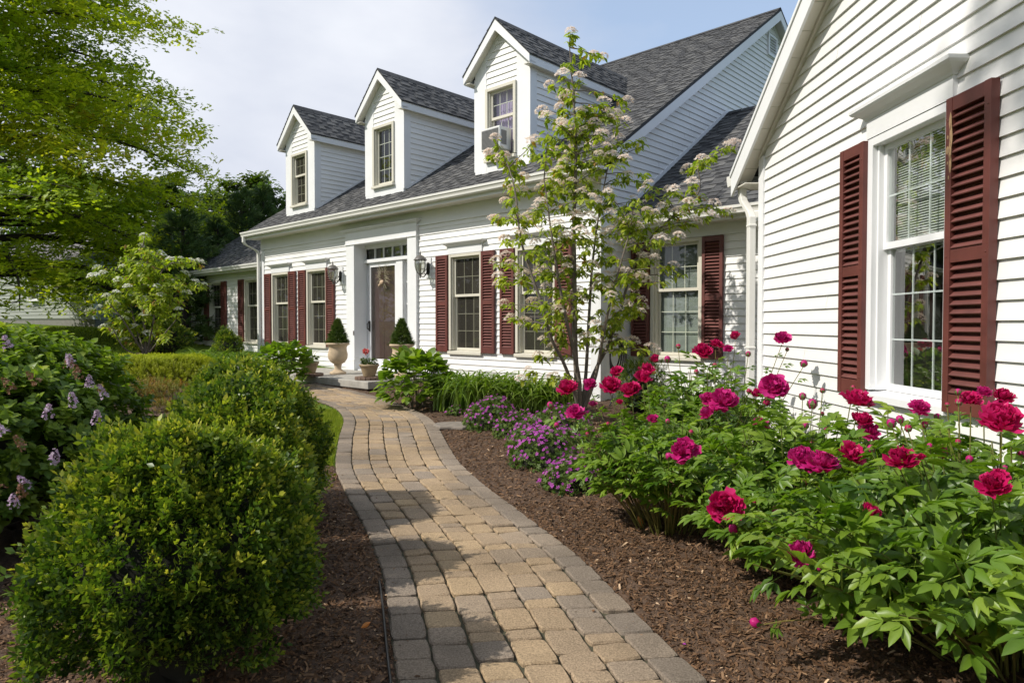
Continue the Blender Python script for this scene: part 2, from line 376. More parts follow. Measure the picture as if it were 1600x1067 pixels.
def sash_mesh(mb, x0, x1, z0, z1, y, cols, rows, st=0.036, mt=0.011):
    d = 0.03
    mb.box(x0, x0 + st, y, y + d, z0, z1); mb.box(x1 - st, x1, y, y + d, z0, z1)
    mb.box(x0 + st, x1 - st, y, y + d, z1 - st, z1); mb.box(x0 + st, x1 - st, y, y + d, z0, z0 + st * 1.2)
    gx0, gx1, gz0, gz1 = x0 + st, x1 - st, z0 + st * 1.2, z1 - st
    for i in range(1, cols):
        x = gx0 + (gx1 - gx0) * i / cols; mb.box(x - mt / 2, x + mt / 2, y + 0.0185, y + 0.026, gz0, gz1)
    for j in range(1, rows):
        z = gz0 + (gz1 - gz0) * j / rows; mb.box(gx0, gx1, y + 0.0165, y + 0.024, z - mt / 2, z + mt / 2)
    return gx0, gx1, gz0, gz1
def window(x, M=I4, z0=0.9, z1=2.655, w=0.84, mat=None, blind=0, parent=None, name='window', glass=None, single=False, room=M_DARK, curtain=False, label=None, blmat=None):
    mat = mat or M_CREAM; parent = parent or house; glass = glass or M_GLASS_S
    a, b = x - w / 2, x + w / 2; c = 0.055
    mb = MB(M)
    mb.box(a, a + c, -0.035, 0.11, z0 + 0.07, z1); mb.box(b - c, b, -0.035, 0.11, z0 + 0.07, z1)
    mb.box(a + c, b - c, -0.035, 0.11, z1 - c, z1)
    mb.box(a + c, a + c + 0.02, 0.0, 0.109, z0 + 0.07, z1 - c); mb.box(b - c - 0.02, b - c, 0.0, 0.109, z0 + 0.07, z1 - c)
    mb.ext([(a - 0.005, -0.065, z0), (a - 0.005, -0.065, z0 + 0.05), (a - 0.005, 0.11, z0 + 0.07), (a - 0.005, 0.11, z0)], (b - a + 0.01, 0, 0))
    fr = mb.build(name, mat, parent, bevel=0.004)
    if label: fr['label'] = label
    ia, ib, ic, id_ = a + c + 0.02, b - c - 0.02, z0 + 0.07, z1 - c
    ms = MB(M); mp = MB(M)
    if single:
        g = sash_mesh(ms, ia, ib, ic, id_, 0.05, 3, 4)
        mp.face([(g[0], 0.064, g[2]), (g[1], 0.064, g[2]), (g[1], 0.064, g[3]), (g[0], 0.064, g[3])])
    else:
        zm = ic + (id_ - ic) * 0.575
        for (p, q, y, r) in ((zm, id_, 0.035, 2), (ic, zm + 0.035, 0.068, 3)):
            g = sash_mesh(ms, ia, ib, p, q, y, 3, r)
            mp.face([(g[0], y + 0.014, g[2]), (g[1], y + 0.014, g[2]), (g[1], y + 0.014, g[3]), (g[0], y + 0.014, g[3])])
    ms.build('sash', mat, fr); mp.build('pane', glass, fr)
    bx = MB(M); y0, y1 = 0.111, 0.75
    o0, o1 = ia - 0.02, ib + 0.02
    if glass == M_GLASS_S: y1 = 0.32
    bx.face([(o0, y1, ic), (o1, y1, ic), (o1, y1, id_), (o0, y1, id_)])
    bx.face([(o0, y0, ic), (o0, y1, ic), (o0, y1, id_), (o0, y0, id_)]); bx.face([(o1, y0, ic), (o1, y1, ic), (o1, y1, id_), (o1, y0, id_)])
    bx.face([(o0, y0, ic), (o1, y0, ic), (o1, y1, ic), (o0, y1, ic)]); bx.face([(o0, y0, id_), (o1, y0, id_), (o1, y1, id_), (o0, y1, id_)])
    bx.build('dark_window_backing', room, fr)
    if blind:
        bl = MB(M); z = id_ - 0.02; k = 0
        while z > id_ - (id_ - ic) * blind:
            bl.face([(ia, 0.118, z - 0.0085), (ib, 0.118, z - 0.0085), (ib, 0.131, z + 0.006), (ia, 0.131, z + 0.006)]); z -= 0.0165
        for xx in (0.2, 0.8):
            q = ia + (ib - ia) * xx; bl.box(q - 0.006, q + 0.006, 0.137, 0.139, id_ - (id_ - ic) * blind, id_)
        bl.build('blind', blmat or M_BLIND, fr)
    if curtain:
        cu = MB(M); n = 40
        for i in range(n):
            xa, xb = ia + (ib - ia) * i / n, ia + (ib - ia) * (i + 1) / n
            f = lambda u: 0.15 + 0.012 * math.sin(u * 95)
            cu.face([(xa, f(xa), ic), (xb, f(xb), ic), (xb, f(xb), id_), (xa, f(xa), id_)])
        cu.build('curtain', M_CURTAIN, fr)
    return fr
def shutter(x, M=I4, w=0.31, z0=0.94, z1=2.65, mid=1.79, worn=False):
    mb = MB(M); a, b = x - w / 2, x + w / 2; s = 0.047; y0, y1 = -0.066, -0.02
    mb.box(a, a + s, y0, y1, z0, z1); mb.box(b - s, b, y0, y1, z0, z1)
    for p, q in ((z0, z0 + 0.1), (mid - 0.035, mid + 0.035), (z1 - 0.075, z1)): mb.box(a + s, b - s, y0 + 0.003, y1, p, q)
    for p, q in ((z0 + 0.1, mid - 0.035), (mid + 0.035, z1 - 0.075)):
        n = round((q - p) / 0.047); h = (q - p) / n
        for i in range(n):
            z = p + i * h
            mb.ext([(a + s, y0 + 0.006, z + 0.004), (a + s, y0 + 0.001, z + 0.011), (a + s, y1 - 0.006, z + h * 0.93), (a + s, y1 - 0.001, z + h * 0.8)], (w - 2 * s, 0, 0), 1)
    for sx in (a + .02, b - .02):
        for sz in (z0 + .12, z1 - .12, mid): mb.lathe([(.0001, -.0), (.006, 0), (.005, .003), (.0001, .004)], 8, (0, 0, 0), 0); mb.v[-32:] = [(sx + p_, y0 - r_, sz + q_) for p_, q_, r_ in mb.v[-32:]]
    mb.face([(a + s, y1 - 0.002, z0), (b - s, y1 - 0.002, z0), (b - s, y1 - 0.002, z1), (a + s, y1 - 0.002, z1)])
    o = mb.build('shutter', [M_MAROON, M_LOUVRE], house, bevel=0.003)
    if worn:
        o['label'] = 'maroon shutter with bare weathered wood showing along its upper left stile'
        r = random.Random(3); pb = MB(M)
        for (px, pz, pw, ph) in ((0.040, 2.52, .012, .05), (0.045, 2.44, .013, .07), (0.04, 2.36, .011, .06), (0.02, 2.37, .016, .022), (0.042, 2.29, .012, .05), (0.02, 2.44, .006, .012), (.03, 2.22, .006, .012), (.02, 2.30, .005, .01)):
            pts = [(a + px + pw * math.cos(t) * r.uniform(.7, 1.1), y0 - 0.0012, pz + ph * math.sin(t) * r.uniform(.8, 1.1)) for t in [2 * math.pi * i / 11 for i in range(11)]]
            pb.ext(pts, (0, 0.0011, 0))
        pb.build('bare_patch', M_WORN, o)
    return o
def header(x, M=I4, w=0.86, z=2.657, mat=None):
    mb = MB(M); a, b = x - w / 2, x + w / 2; mat = mat or M_TRIM
    mb.box(a, b, -0.04, -0.001, z, z + 0.13)
    lv = [(0.006, 0.046, 0.125), (0.012, 0.052, 0.137), (0.03, 0.068, 0.15), (0.07, 0.108, 0.172), (0.082, 0.12, 0.185), (0.084, 0.122, 0.205)]
    vs = []
    for e, y, h in lv: vs += [(a - e, -0.001, z + h), (a - e, -y, z + h), (b + e, -y, z + h), (b + e, -0.001, z + h)]
    fs = []
    for i in range(len(lv) - 1):
        p = i * 4; fs += [(p + j, p + j + 1, p + j + 5, p + j + 4) for j in range(3)]
    fs += [(0, 3, 2, 1), tuple(range(len(vs) - 4, len(vs)))]
    mb.mesh(vs, fs)
    return mb.build('window_header', mat, house)
def winset(x, M=I4, hd=True, **k):
    window(x, M, **k); shutter(x - 0.585, M); shutter(x + 0.585, M, worn=k.get('worn', False))
    if hd: header(x, M)

# main front
WX = (-9.32, -7.70, -2.855, -1.24)
zf = 3.245
holes = [(x - 0.41, x + 0.41, 0.93, 2.64) for x in WX] + [(-6.4, -4.2, 0.2, 3.2)]
siding('front_siding', I4, 0.22, zf, lambda z: -10.15, lambda z: -0.1, holes)
for x in WX:
    window(x); header(x); shutter(x - 0.585); shutter(x + 0.585)
# foundation
mb = MB(); mb.box(-10.2, -0.02, 0.01, 0.3, -0.3, 0.23); mb.M = None
mb.build('foundation', M_FOUND, house)
# frieze, corner boards
mb = MB(); mb.box(-10.25, 0.0, -0.03, 0.0, zf, 3.52); mb.box(-10.25, 0.0, -0.045, -0.031, zf, zf + 0.03)
mb.build('frieze_board', M_TRIM, house)
for (a, b) in ((-10.25, -10.12), (-0.15, 0.0)):
    mb = MB(); mb.box(a, b, -0.028, 0.0, 0.22, zf - 0.002)
    if b == 0.0: mb.box(0.001, 0.028, -0.028, 0.12, 0.22, 3.62)
    else: mb.box(-10.278, -10.251, -0.028, 0.12, 0.22, 3.6)
    mb.build('corner_board', M_TRIM, house)

def shingle_plane(mb, p0, ud, vd, U, V, seed=0, c=0.142):
    """laid courses of architectural shingles on a rectangle"""
    r = random.Random(seed); p0 = Vector(p0); ud = Vector(ud).normalized(); vd = Vector(vd).normalized(); n = ud.cross(vd).normalized()
    if n.z < 0: n = -n
    k = 0; nrow = math.ceil(V / c)
    def P(u, v, h): return p0 + ud * u + vd * min(v, V) + n * h
    for k in range(nrow):
        v0, v1 = k * c, (k + 1) * c
        u = -r.uniform(0, .3)
        while u < U:
            w = r.uniform(0.25, 0.4); a, b = max(u, 0), min(u + w, U); u += w
            if b - a < 0.01: continue
            t = r.uniform(0.12, 0.75)
            mb.face([P(a, v0, .006), P(b, v0, .006), P(b, v1, .001), P(a, v1, .001)], 0, t)
            mb.face([P(a, v0, -.004), P(b, v0, -.004), P(b, v0, .006), P(a, v0, .006)], 0, t)
        u = -r.uniform(0, .3)
        while u < U:
            w = r.uniform(0.1, 0.27); g = r.uniform(0.08, 0.22); a, b = max(u, 0), min(u + w, U); u += w + g
            if b - a < 0.02: continue
            t = r.uniform(0.3, 1.0); ins = min(0.012, (b - a) / 4)
            A, B, Cc, D = P(a, v0, .014), P(b, v0, .014), P(b - ins, v1, .004), P(a + ins, v1, .004)
            mb.face([A, B, Cc, D], 0, t); mb.face([P(a, v0, 0), P(b, v0, 0), B, A], 0, t * .5)
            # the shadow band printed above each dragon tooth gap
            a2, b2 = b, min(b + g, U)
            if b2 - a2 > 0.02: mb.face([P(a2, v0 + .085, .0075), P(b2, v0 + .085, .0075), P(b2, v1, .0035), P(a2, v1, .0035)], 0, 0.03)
            mb.face([P(a, v0, 0), A, D, P(a + ins, v1, 0)], 0, t * .5); mb.face([B, P(b, v0, 0), P(b - ins, v1, 0), Cc], 0, t * .5)
SL = 0.6667; CS = math.sqrt(1 + SL * SL)
def roof_slab(mb, x0, x1, y0, y1, zf_, th=0.05):
    for p, q in ((y0, y1),):
        za, zb = zf_(p), zf_(q)
        mb.ext([(x0, p, za - 0.002), (x0, q, zb - 0.002), (x0, q, zb - th), (x0, p, za - th)], (x1 - x0, 0, 0), 0, 0.2)
# main roof
XL, XR, YE, ZE, YR = -10.42, 0.2, -0.37, 3.66, 5.9
zr = lambda y: ZE + SL * (y - YE)
mb = MB()
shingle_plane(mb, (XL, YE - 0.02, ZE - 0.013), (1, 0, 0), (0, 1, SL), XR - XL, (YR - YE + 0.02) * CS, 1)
roof_slab(mb, XL, XR, YE, YR, zr)
back = lambda y: zr(YR) - SL * (y - YR)
roof_slab(mb, XL, XR, YR, 2 * YR - YE, back)
for i in range(36):
    a = XL + (XR - XL) * i / 36; b = a + (XR - XL) / 36 * 0.96; t = rnd.uniform(.1, .5); z = zr(YR) + 0.012; y = 0.13
    mb.face([(a, YR - y, z - y * SL + .012), (b, YR - y, z - y * SL + .012), (b, YR, z + .014), (a, YR, z + .014)], 0, t); mb.face([(a, YR, z + .014), (b, YR, z + .014), (b, YR + y, z - y * SL + .012), (a, YR + y, z - y * SL + .012)], 0, t)
mb.build('main_roof', M_ROOF, house, tint=True)
# eave: fascia, soffit, gutter
def gutter(M, x0, x1, y, z, name='gutter'):
    mb = MB(M)
    mb.ext([(x0, y, z - .115), (x0, y - .075, z - .115), (x0, y - .092, z - .1), (x0, y - .095, z - .075), (x0, y - .105, z - .05), (x0, y - .12, z - .035), (x0, y - .122, z), (x0, y - .11, z), (x0, y - .108, z - .02), (x0, y, z - .03)], (x1 - x0, 0, 0))
    return mb.build(name, M_GUTTER, house)
gutter(I4, XL, XR - 0.03, YE, ZE - 0.01)
mb = MB(); mb.box(XL + 0.02, XR - 0.02, YE, YE + 0.02, 3.48, ZE - 0.035)
mb.build('fascia_board', M_TRIM, house)
mb = MB()
x = XL + 0.02
while x < XR - 0.1:
    mb.box(x, x + 0.1, YE + 0.021, -0.031, 3.5, 3.512); mb.box(x + 0.1, x + 0.11, YE + 0.021, -0.031, 3.506, 3.514); x += 0.11
mb.build('soffit', M_SOFFIT, house)
# gable end facing right
GZ = lambda y: zr(y) - 0.235
siding('gable_siding', side(0, 0), 2.0, 7.55, lambda z: max(0.12, (z - GZ(0)) / SL), lambda z: min(11.75, 11.8 - (z - GZ(0)) / SL))
mb = MB()
for (sgn, f) in ((1, zr), (-1, back)):
    ya, yb = (YE, YR) if sgn > 0 else (2 * YR - YE, YR)
    mb.ext([(XR - 0.025, ya, f(ya) - 0.004), (XR - 0.025, yb, f(yb) - 0.004), (XR - 0.025, yb, f(yb) - 0.235), (XR - 0.025, ya, f(ya) - 0.21)], (0.022, 0, 0))
    mb.ext([(0.0, ya, f(ya) - 0.17), (0.0, yb, f(yb) - 0.17), (0.0, yb, f(yb) - 0.19), (0.0, ya, f(ya) - 0.19)], (XR - 0.026, 0, 0), 1)
    mb.ext([(0.002, ya + 0.35 * sgn, f(ya + .35 * sgn) - 0.19), (0.002, yb, f(yb) - 0.19), (0.002, yb, f(yb) - 0.27), (0.002, ya + .35 * sgn, f(ya + .35 * sgn) - 0.27)], (0.022, 0, 0))
mb.build('rake_board', [M_TRIM, M_SOFFIT], house)
mb = MB(side(0, 0))
for p, q, r_, s_ in ((5.68, 5.74, 6.9, 7.34), (6.06, 6.12, 6.9, 7.34), (5.74, 6.06, 6.9, 6.95), (5.74, 6.06, 7.29, 7.34)): mb.box(p, q, -0.045, -0.002, r_, s_)
mb.box(5.74, 6.06, -0.004, -0.001, 6.95, 7.29, 1)
for i in range(6): z = 6.96 + i * 0.056; mb.ext([(5.74, -0.04, z), (5.74, -0.036, z + .012), (5.74, -0.01, z + .05), (5.74, -0.01, z + .035)], (0.32, 0, 0))
mb.build('gable_vent', [M_TRIM, M_DARK], house)
# plain walls at the back and at the far end
mb = MB(); mb.face([(-10.2, 0.02, .2), (-10.2, 11.8, .2), (-10.2, 11.8, 3.6), (-10.2, 5.9, 7.6), (-10.2, 0.02, 3.6)]); mb.box(-10.2, 0, 11.78, 11.8, .2, 3.7); mb.box(-0.02, -0.004, 0.1, 11.7, 0.1, 3.5)
mb.build('back_wall', M_SIDING, house)

# door bay
mb = MB()
for a, b in ((-6.453, -6.166), (-4.404, -4.137)):
    mb.box(a, b, -0.07, 0.25, 0.42, 3.07); mb.box(a - 0.012, b + 0.012, -0.085, 0.0, 0.42, 0.7)
mb.box(-6.465, -4.125, -0.08, 0.25, 3.07, 3.31); mb.box(-6.475, -4.115, -0.09, -0.0, 3.055, 3.085)
for e, y, a, b in ((.03, .1, 3.31, 3.325), (.06, .13, 3.325, 3.345), (.09, .16, 3.345, 3.365)): mb.box(-6.465 - e, -4.125 + e, -y, 0, a, b)
mb.box(-6.166, -4.404, 0.2, 0.27, 3.0, 3.07); mb.box(-6.166, -4.404, 0.17, 0.27, 2.69, 2.755)
mb.box(-6.166, -4.404, -0.02, 0.4, 0.3, 0.5)
mb.box(-5.11, -4.9, 0.2, 0.3, 0.5, 2.69)
mb.box(-6.166, -6.145, 0.25, 0.34, .5, 2.69)
ds = mb.build('door_surround', M_TRIM, house, bevel=0.004)
mb = MB()
for i in range(1, 6): x = -6.166 + 1.762 * i / 6; mb.box(x - 0.012, x + 0.012, 0.24, 0.27, 2.755, 3.0)
mb.box(-6.166, -4.404, 0.235, 0.27, 2.755, 2.775); mb.box(-6.166, -4.404, 0.235, 0.27, 2.98, 3.0)
tr = mb.build('transom', M_TRIM, house)
mb = MB(); mb.face([(-6.16, 0.268, 2.77), (-4.41, 0.268, 2.77), (-4.41, 0.268, 2.985), (-6.16, 0.268, 2.985)]); mb.build('pane', M_GLASS, tr)
mb = MB(); mb.box(-6.16, -4.41, 0.3, 0.9, 2.76, 2.99); mb.build('dark_window_backing', M_DARK, tr)
for a, b in ((-6.145, -6.072), (-4.9, -4.41)):
    mb = MB(); mb.box(a, b, 0.26, 0.3, .5, 1.4); tw = .03 if b - a > .2 else .008; mb.box(a, a + tw, 0.27, 0.3, 1.4, 2.69); mb.box(b - tw, b, 0.27, 0.3, 1.4, 2.69)
    for i in range(1, 4): z = 1.4 + 1.29 * i / 3; mb.box(a + tw, b - tw, 0.272, 0.3, z - .04 if i == 3 else z - .012, z if i == 3 else z + .012)
    if b - a > .2: mb.box(a + .1, b - .1, .25, .262, .6, 1.25)
    sl = mb.build('sidelight', M_TRIM, house)
    mb = MB(); mb.face([(a, .295, 1.4), (b, .295, 1.4), (b, .295, 2.69), (a, .295, 2.69)]); mb.build('pane', M_GLASS, sl)
    mb = MB(); mb.box(a, b, .32, .9, .5, 2.69); mb.build('dark_window_backing', M_DARK, sl)
mb = MB(); d0, d1 = -6.07, -5.115
mb.box(d0, d0 + .065, .225, .262, .5, 2.685); mb.box(d1 - .065, d1, .225, .262, .5, 2.685); mb.box(d0 + .065, d1 - .065, .225, .262, 2.6, 2.685); mb.box(d0 + .065, d1 - .065, .225, .262, .5, .715)
dr = mb.build('storm_door', M_TRIM, house, bevel=0.004)
mb = MB(); mb.face([(d0 + .06, .245, .71), (d1 - .06, .245, .71), (d1 - .06, .245, 2.61), (d0 + .06, .245, 2.61)]); mb.build('pane', glassmat('storm_glass', .07, (.85, .85, .83), .5, (.1, .09, .08)), dr)
mb = MB(); mb.box(d0 - .05, d1 + .05, .31, .36, .5, 2.68)
for (a, b, c, d) in ((.12, .42, .75, 1.35), (.53, .83, .75, 1.35), (.12, .42, 1.5, 2.5), (.53, .83, 1.5, 2.5)): mb.box(d0 + a, d0 + b, .302, .312, c, d)
mb.build('inner_door', plain('dark_red_door', (0.085, 0.034, 0.03), 0.6, 0.15, 3), dr, bevel=0.005)
mb = MB(); mb.box(d0 + .02, d0 + .05, .2, .226, 1.28, 1.5); mb.tube([(d0 + .035, .2, 1.45), (d0 + .035, .16, 1.44), (d0 + .035, .16, 1.34), (d0 + .035, .2, 1.31)], .011, 8); mb.tube([(d0 + .035, .18, 1.47), (d0 + .11, .17, 1.49)], .009, 8)
mb.build('handle', M_METAL, dr)
mb = MB(); mb.box(-6.19, -6.165, -.085, -.07, 1.2, 1.29); mb.build('doorbell', M_PEWTER, ds)

# link wall between house and wing
siding('link_siding', CM, 0.22, 2.66, lambda z: 0.02, lambda z: 6.0, [(0.775 - .41, .775 + .41, .93, 2.64)])
winset(0.775, CM, hd=False, blind=0.97, glass=M_GLASS, blmat=M_BLIND_D)
mb = MB(CM); mb.box(0.0, 6.0, -0.03, 0, 2.66, 2.9); mb.build('frieze_board', M_TRIM, house)
zc = lambda y: 2.965 + SL * (y - 0.4)
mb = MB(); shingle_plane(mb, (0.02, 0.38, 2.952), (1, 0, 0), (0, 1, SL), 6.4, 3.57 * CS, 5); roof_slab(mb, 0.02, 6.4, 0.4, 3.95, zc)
mb.ext([(0.02, 3.95, zc(3.95)), (.02, 7.5, zc(3.95) - SL * 3.55), (.02, 7.5, zc(3.95) - SL * 3.55 - .05), (.02, 3.95, zc(3.95) - .05)], (6.4, 0, 0), 0, .3)
for i in range(22):
    a = 0.02 + 6.4 * i / 22; z = zc(3.95) + .014; mb.face([(a, 3.82, z - .075), (a + .28, 3.82, z - .075), (a + .28, 3.95, z + .012), (a, 3.95, z + .012)], 0, rnd.uniform(.05, .3))
mb.build('link_roof', M_ROOF, house, tint=True)
mb = MB(); mb.ext([(.002, .4, zc(.4) + .02), (.002, 3.95, zc(3.95) + .02), (.002, 3.95, zc(3.95) + .085), (.002, .4, zc(.4) + .085)], (.03, 0, 0)); mb.build('roof_flashing', M_TRIM, house)
gutter(I4, 0.05, 5.8, 0.4, 2.955)
mb = MB(); mb.box(0.05, 6.0, 0.4, 0.42, 2.8, 2.95); mb.box(.03, 6.0, .421, .77, 2.82, 2.832, 1); mb.build('eave_board', [M_TRIM, M_SOFFIT], house)

# low far end
siding('end_siding', LM, 0.5, 2.72, lambda z: -15.76, lambda z: -10.2, [(-14.08 - .41, -14.08 + .41, .93, 2.64), (-11.83 - .41, -11.83 + .41, .93, 2.64)])
for x in (-14.08, -11.83): winset(x, LM, hd=False)
mb = MB(LM); mb.box(-15.85, -15.72, -.028, 0, .4, 2.72); mb.build('corner_board', M_TRIM, house)
mb = MB(LM); mb.box(-15.85, -10.2, -.03, 0, 2.722, 2.95); mb.build('frieze_board', M_TRIM, house)
mb = MB(LM); mb.box(-15.84, -15.82, 0.01, 7, .3, 2.9); mb.face([(-15.83, 0, 2.9), (-15.83, 7, 2.9), (-15.83, 3.5, 5.1)]); mb.box(-15.8, -10.2, .02, .3, 0, .5); mb.build('end_wall', M_SIDING, house)
ze = lambda y: 3.0 + SL * (y - 0.17)
mb = MB(); shingle_plane(mb, (-15.95, 0.15, 2.988), (1, 0, 0), (0, 1, SL), 5.72, 3.85 * CS, 9); roof_slab(mb, -15.95, -10.23, .17, 4.0, ze)
mb.ext([(-15.95, 4, ze(4)), (-15.95, 7.9, ze(4) - SL * 3.9), (-15.95, 7.9, ze(4) - SL * 3.9 - .05), (-15.95, 4, ze(4) - .05)], (5.72, 0, 0), 0, .3)
mb.build('end_roof', M_ROOF, house, tint=True)
gutter(I4, -15.95, -10.3, .17, 2.985)
mb = MB(); mb.box(-15.9, -10.25, .17, .19, 2.83, 2.98); mb.box(-15.9, -10.25, .191, .47, 2.85, 2.862, 1); mb.ext([(-15.94, .17, ze(.17) - .01), (-15.94, 4, ze(4) - .01), (-15.94, 4, ze(4) - .2), (-15.94, .17, ze(.17) - .17)], (.03, 0, 0)); mb.build('eave_board', [M_TRIM, M_SOFFIT], house)

# wing
WW = 7.4; wr = lambda x: 3.165 + SL * x
WU = lambda x: 3.0 + SL * x
siding('wing_siding', WM, 0.12, WU(WW / 2), lambda z: max(0.08, (z - 3.0) / SL), lambda z: min(WW - .08, WW - (z - 3.0) / SL), [(2.29 - .41, 2.29 + .41, .95, 2.64)])
window(2.29, WM, z0=.915, mat=M_TRIM, blind=0.44, glass=M_GLASS_W, label='large double hung window with half drawn white blind on the wing'); header(2.29, WM)
shutter(2.29 - .575, WM); shutter(2.29 + .585, WM, w=.34, worn=True)
mb = MB(WM); mb.box(0.0, 0.085, -.03, 0, .1, 2.99); mb.box(-.028, -.001, -.03, .12, .1, 2.99); mb.build('corner_board', M_TRIM, house)
mb = MB(WM); mb.box(WW - .085, WW, -.03, 0, .1, 2.99); mb.build('corner_board', M_TRIM, house)
mb = MB(WM); mb.box(0, .02, .02, 8, .1, 3.0); mb.box(WW - .02, WW, .02, 8, .1, 3.0); mb.box(0.02, WW, .012, .3, -.3, .125); mb.build('wing_wall', M_SIDING, house)
mb = MB(WM); H2 = WW / 2
for s in (0, 1):
    fx = (lambda x: x) if s == 0 else (lambda x: WW - x)
    # roof slab
    mb.ext([(fx(-.36), -.17, wr(-.36)), (fx(H2), -.17, wr(H2)), (fx(H2), -.17, wr(H2) - .05), (fx(-.36), -.17, wr(-.36) - .05)], (0, 8.2, 0), 0, .2)
mb.build('wing_roof', M_ROOF, house, tint=True)
mb = MB(WM)
shingle_plane(mb, (-.37, -.175, wr(-.37) + .004), (0, 1, 0), (1, 0, SL), 8.2, (H2 + .37) * CS, 21)
mb.build('wing_shingles', M_ROOF, house, tint=True)
mb = MB(WM)
for s in (0, 1):
    fx = (lambda x: x) if s == 0 else (lambda x: WW - x)
    mb.ext([(fx(-.36), -.178, wr(-.36) - .03), (fx(H2), -.178, wr(H2) - .03), (fx(H2), -.178, wr(H2) - .235), (fx(-.36), -.178, wr(-.36) - .235)], (0, .022, 0))
    mb.ext([(fx(-.37), -.19, wr(-.37) - .004), (fx(H2), -.19, wr(H2) - .004), (fx(H2), -.19, wr(H2) - .04), (fx(-.37), -.19, wr(-.37) - .04)], (0, .015, 0))
    u = -.33
    while u < H2 - .05:
        e = min(u + .2, H2); mb.ext([(fx(u + .004), -.155, WU(u + .004) + .004), (fx(e - .004), -.155, WU(e - .004) + .004), (fx(e - .004), -.155, WU(e - .004) + .014), (fx(u + .004), -.155, WU(u + .004) + .014)], (0, .153, 0), 1); u += .2
    mb.ext([(fx(-.33), -.155, WU(-.33) + .015), (fx(H2), -.155, WU(H2) + .015), (fx(H2), -.155, WU(H2) + .03), (fx(-.33), -.155, WU(-.33) + .03)], (0, .153, 0), 1)
    mb.ext([(fx(0.0), -.045, WU(0)), (fx(H2), -.045, WU(H2)), (fx(H2), -.045, WU(H2) - .03), (fx(0), -.045, WU(0) - .03)], (0, .043, 0), 1)
mb.box(-.36, -.03, -.155, 8, 2.755, 2.765, 1)
mb.box(-.36, -.34, -.155, 8, 2.755, 2.93); mb.build('rake_board', [M_TRIM, M_SOFFIT], house)
mb = MB(WM @ Matrix.Translation((-.36, 0, 0)) @ Matrix.Rotation(rad(-90), 4, 'Z'))
mb.ext([(-8, 0, 2.8), (-8, -.09, 2.8), (-8, -.1, 2.83), (-8, -.12, 2.87), (-8, -.12, 2.91), (-8, 0, 2.9)], (8.18, 0, 0)); mb.build('gutter', M_GUTTER, house)
def downspout(M, pts):
    mb = MB(M); pts = [Vector(p) for p in pts]; w = .04; vs = []
    for i, p in enumerate(pts): vs += [p + Vector((a * w, b * w * .8, 0)) for a, b in ((-1, -1), (1, -1), (1, 1), (-1, 1))]
    fs = [(i * 4 + k, i * 4 + (k + 1) % 4, i * 4 + 4 + (k + 1) % 4, i * 4 + 4 + k) for i in range(len(pts) - 1) for k in range(4)] + [(3, 2, 1, 0), tuple(range(len(vs) - 4, len(vs)))]
    mb.mesh(vs, fs)
    for i in (len(pts) - 2,):
        for z in (pts[-1].z + 1.0, pts[i].z - .08):
            p = pts[-1]; mb.box(p.x - .045, p.x + .045, p.y - .037, p.y + .037, z - .012, z + .012)
    return mb.build('downspout', M_GUTTER, house, bevel=.008)
downspout(WM, [(-.30, -.085, 2.83), (-.30, -.085, 2.68), (-.27, -.085, 2.63), (-.1, -.085, 2.5), (-.06, -.085, 2.44), (-.055, -.085, .2)])
downspout(I4, [(2.18, .33, 2.85), (2.18, .33, 2.72), (2.18, .38, 2.66), (2.18, .68, 2.5), (2.18, .735, 2.43), (2.18, .735, .2)])
downspout(I4, [(-10.34, -.43, 3.55), (-10.34, -.43, 3.42), (-10.34, -.38, 3.36), (-10.3, -.12, 3.24), (-10.3, -.075, 3.17), (-10.3, -.075, .3)])

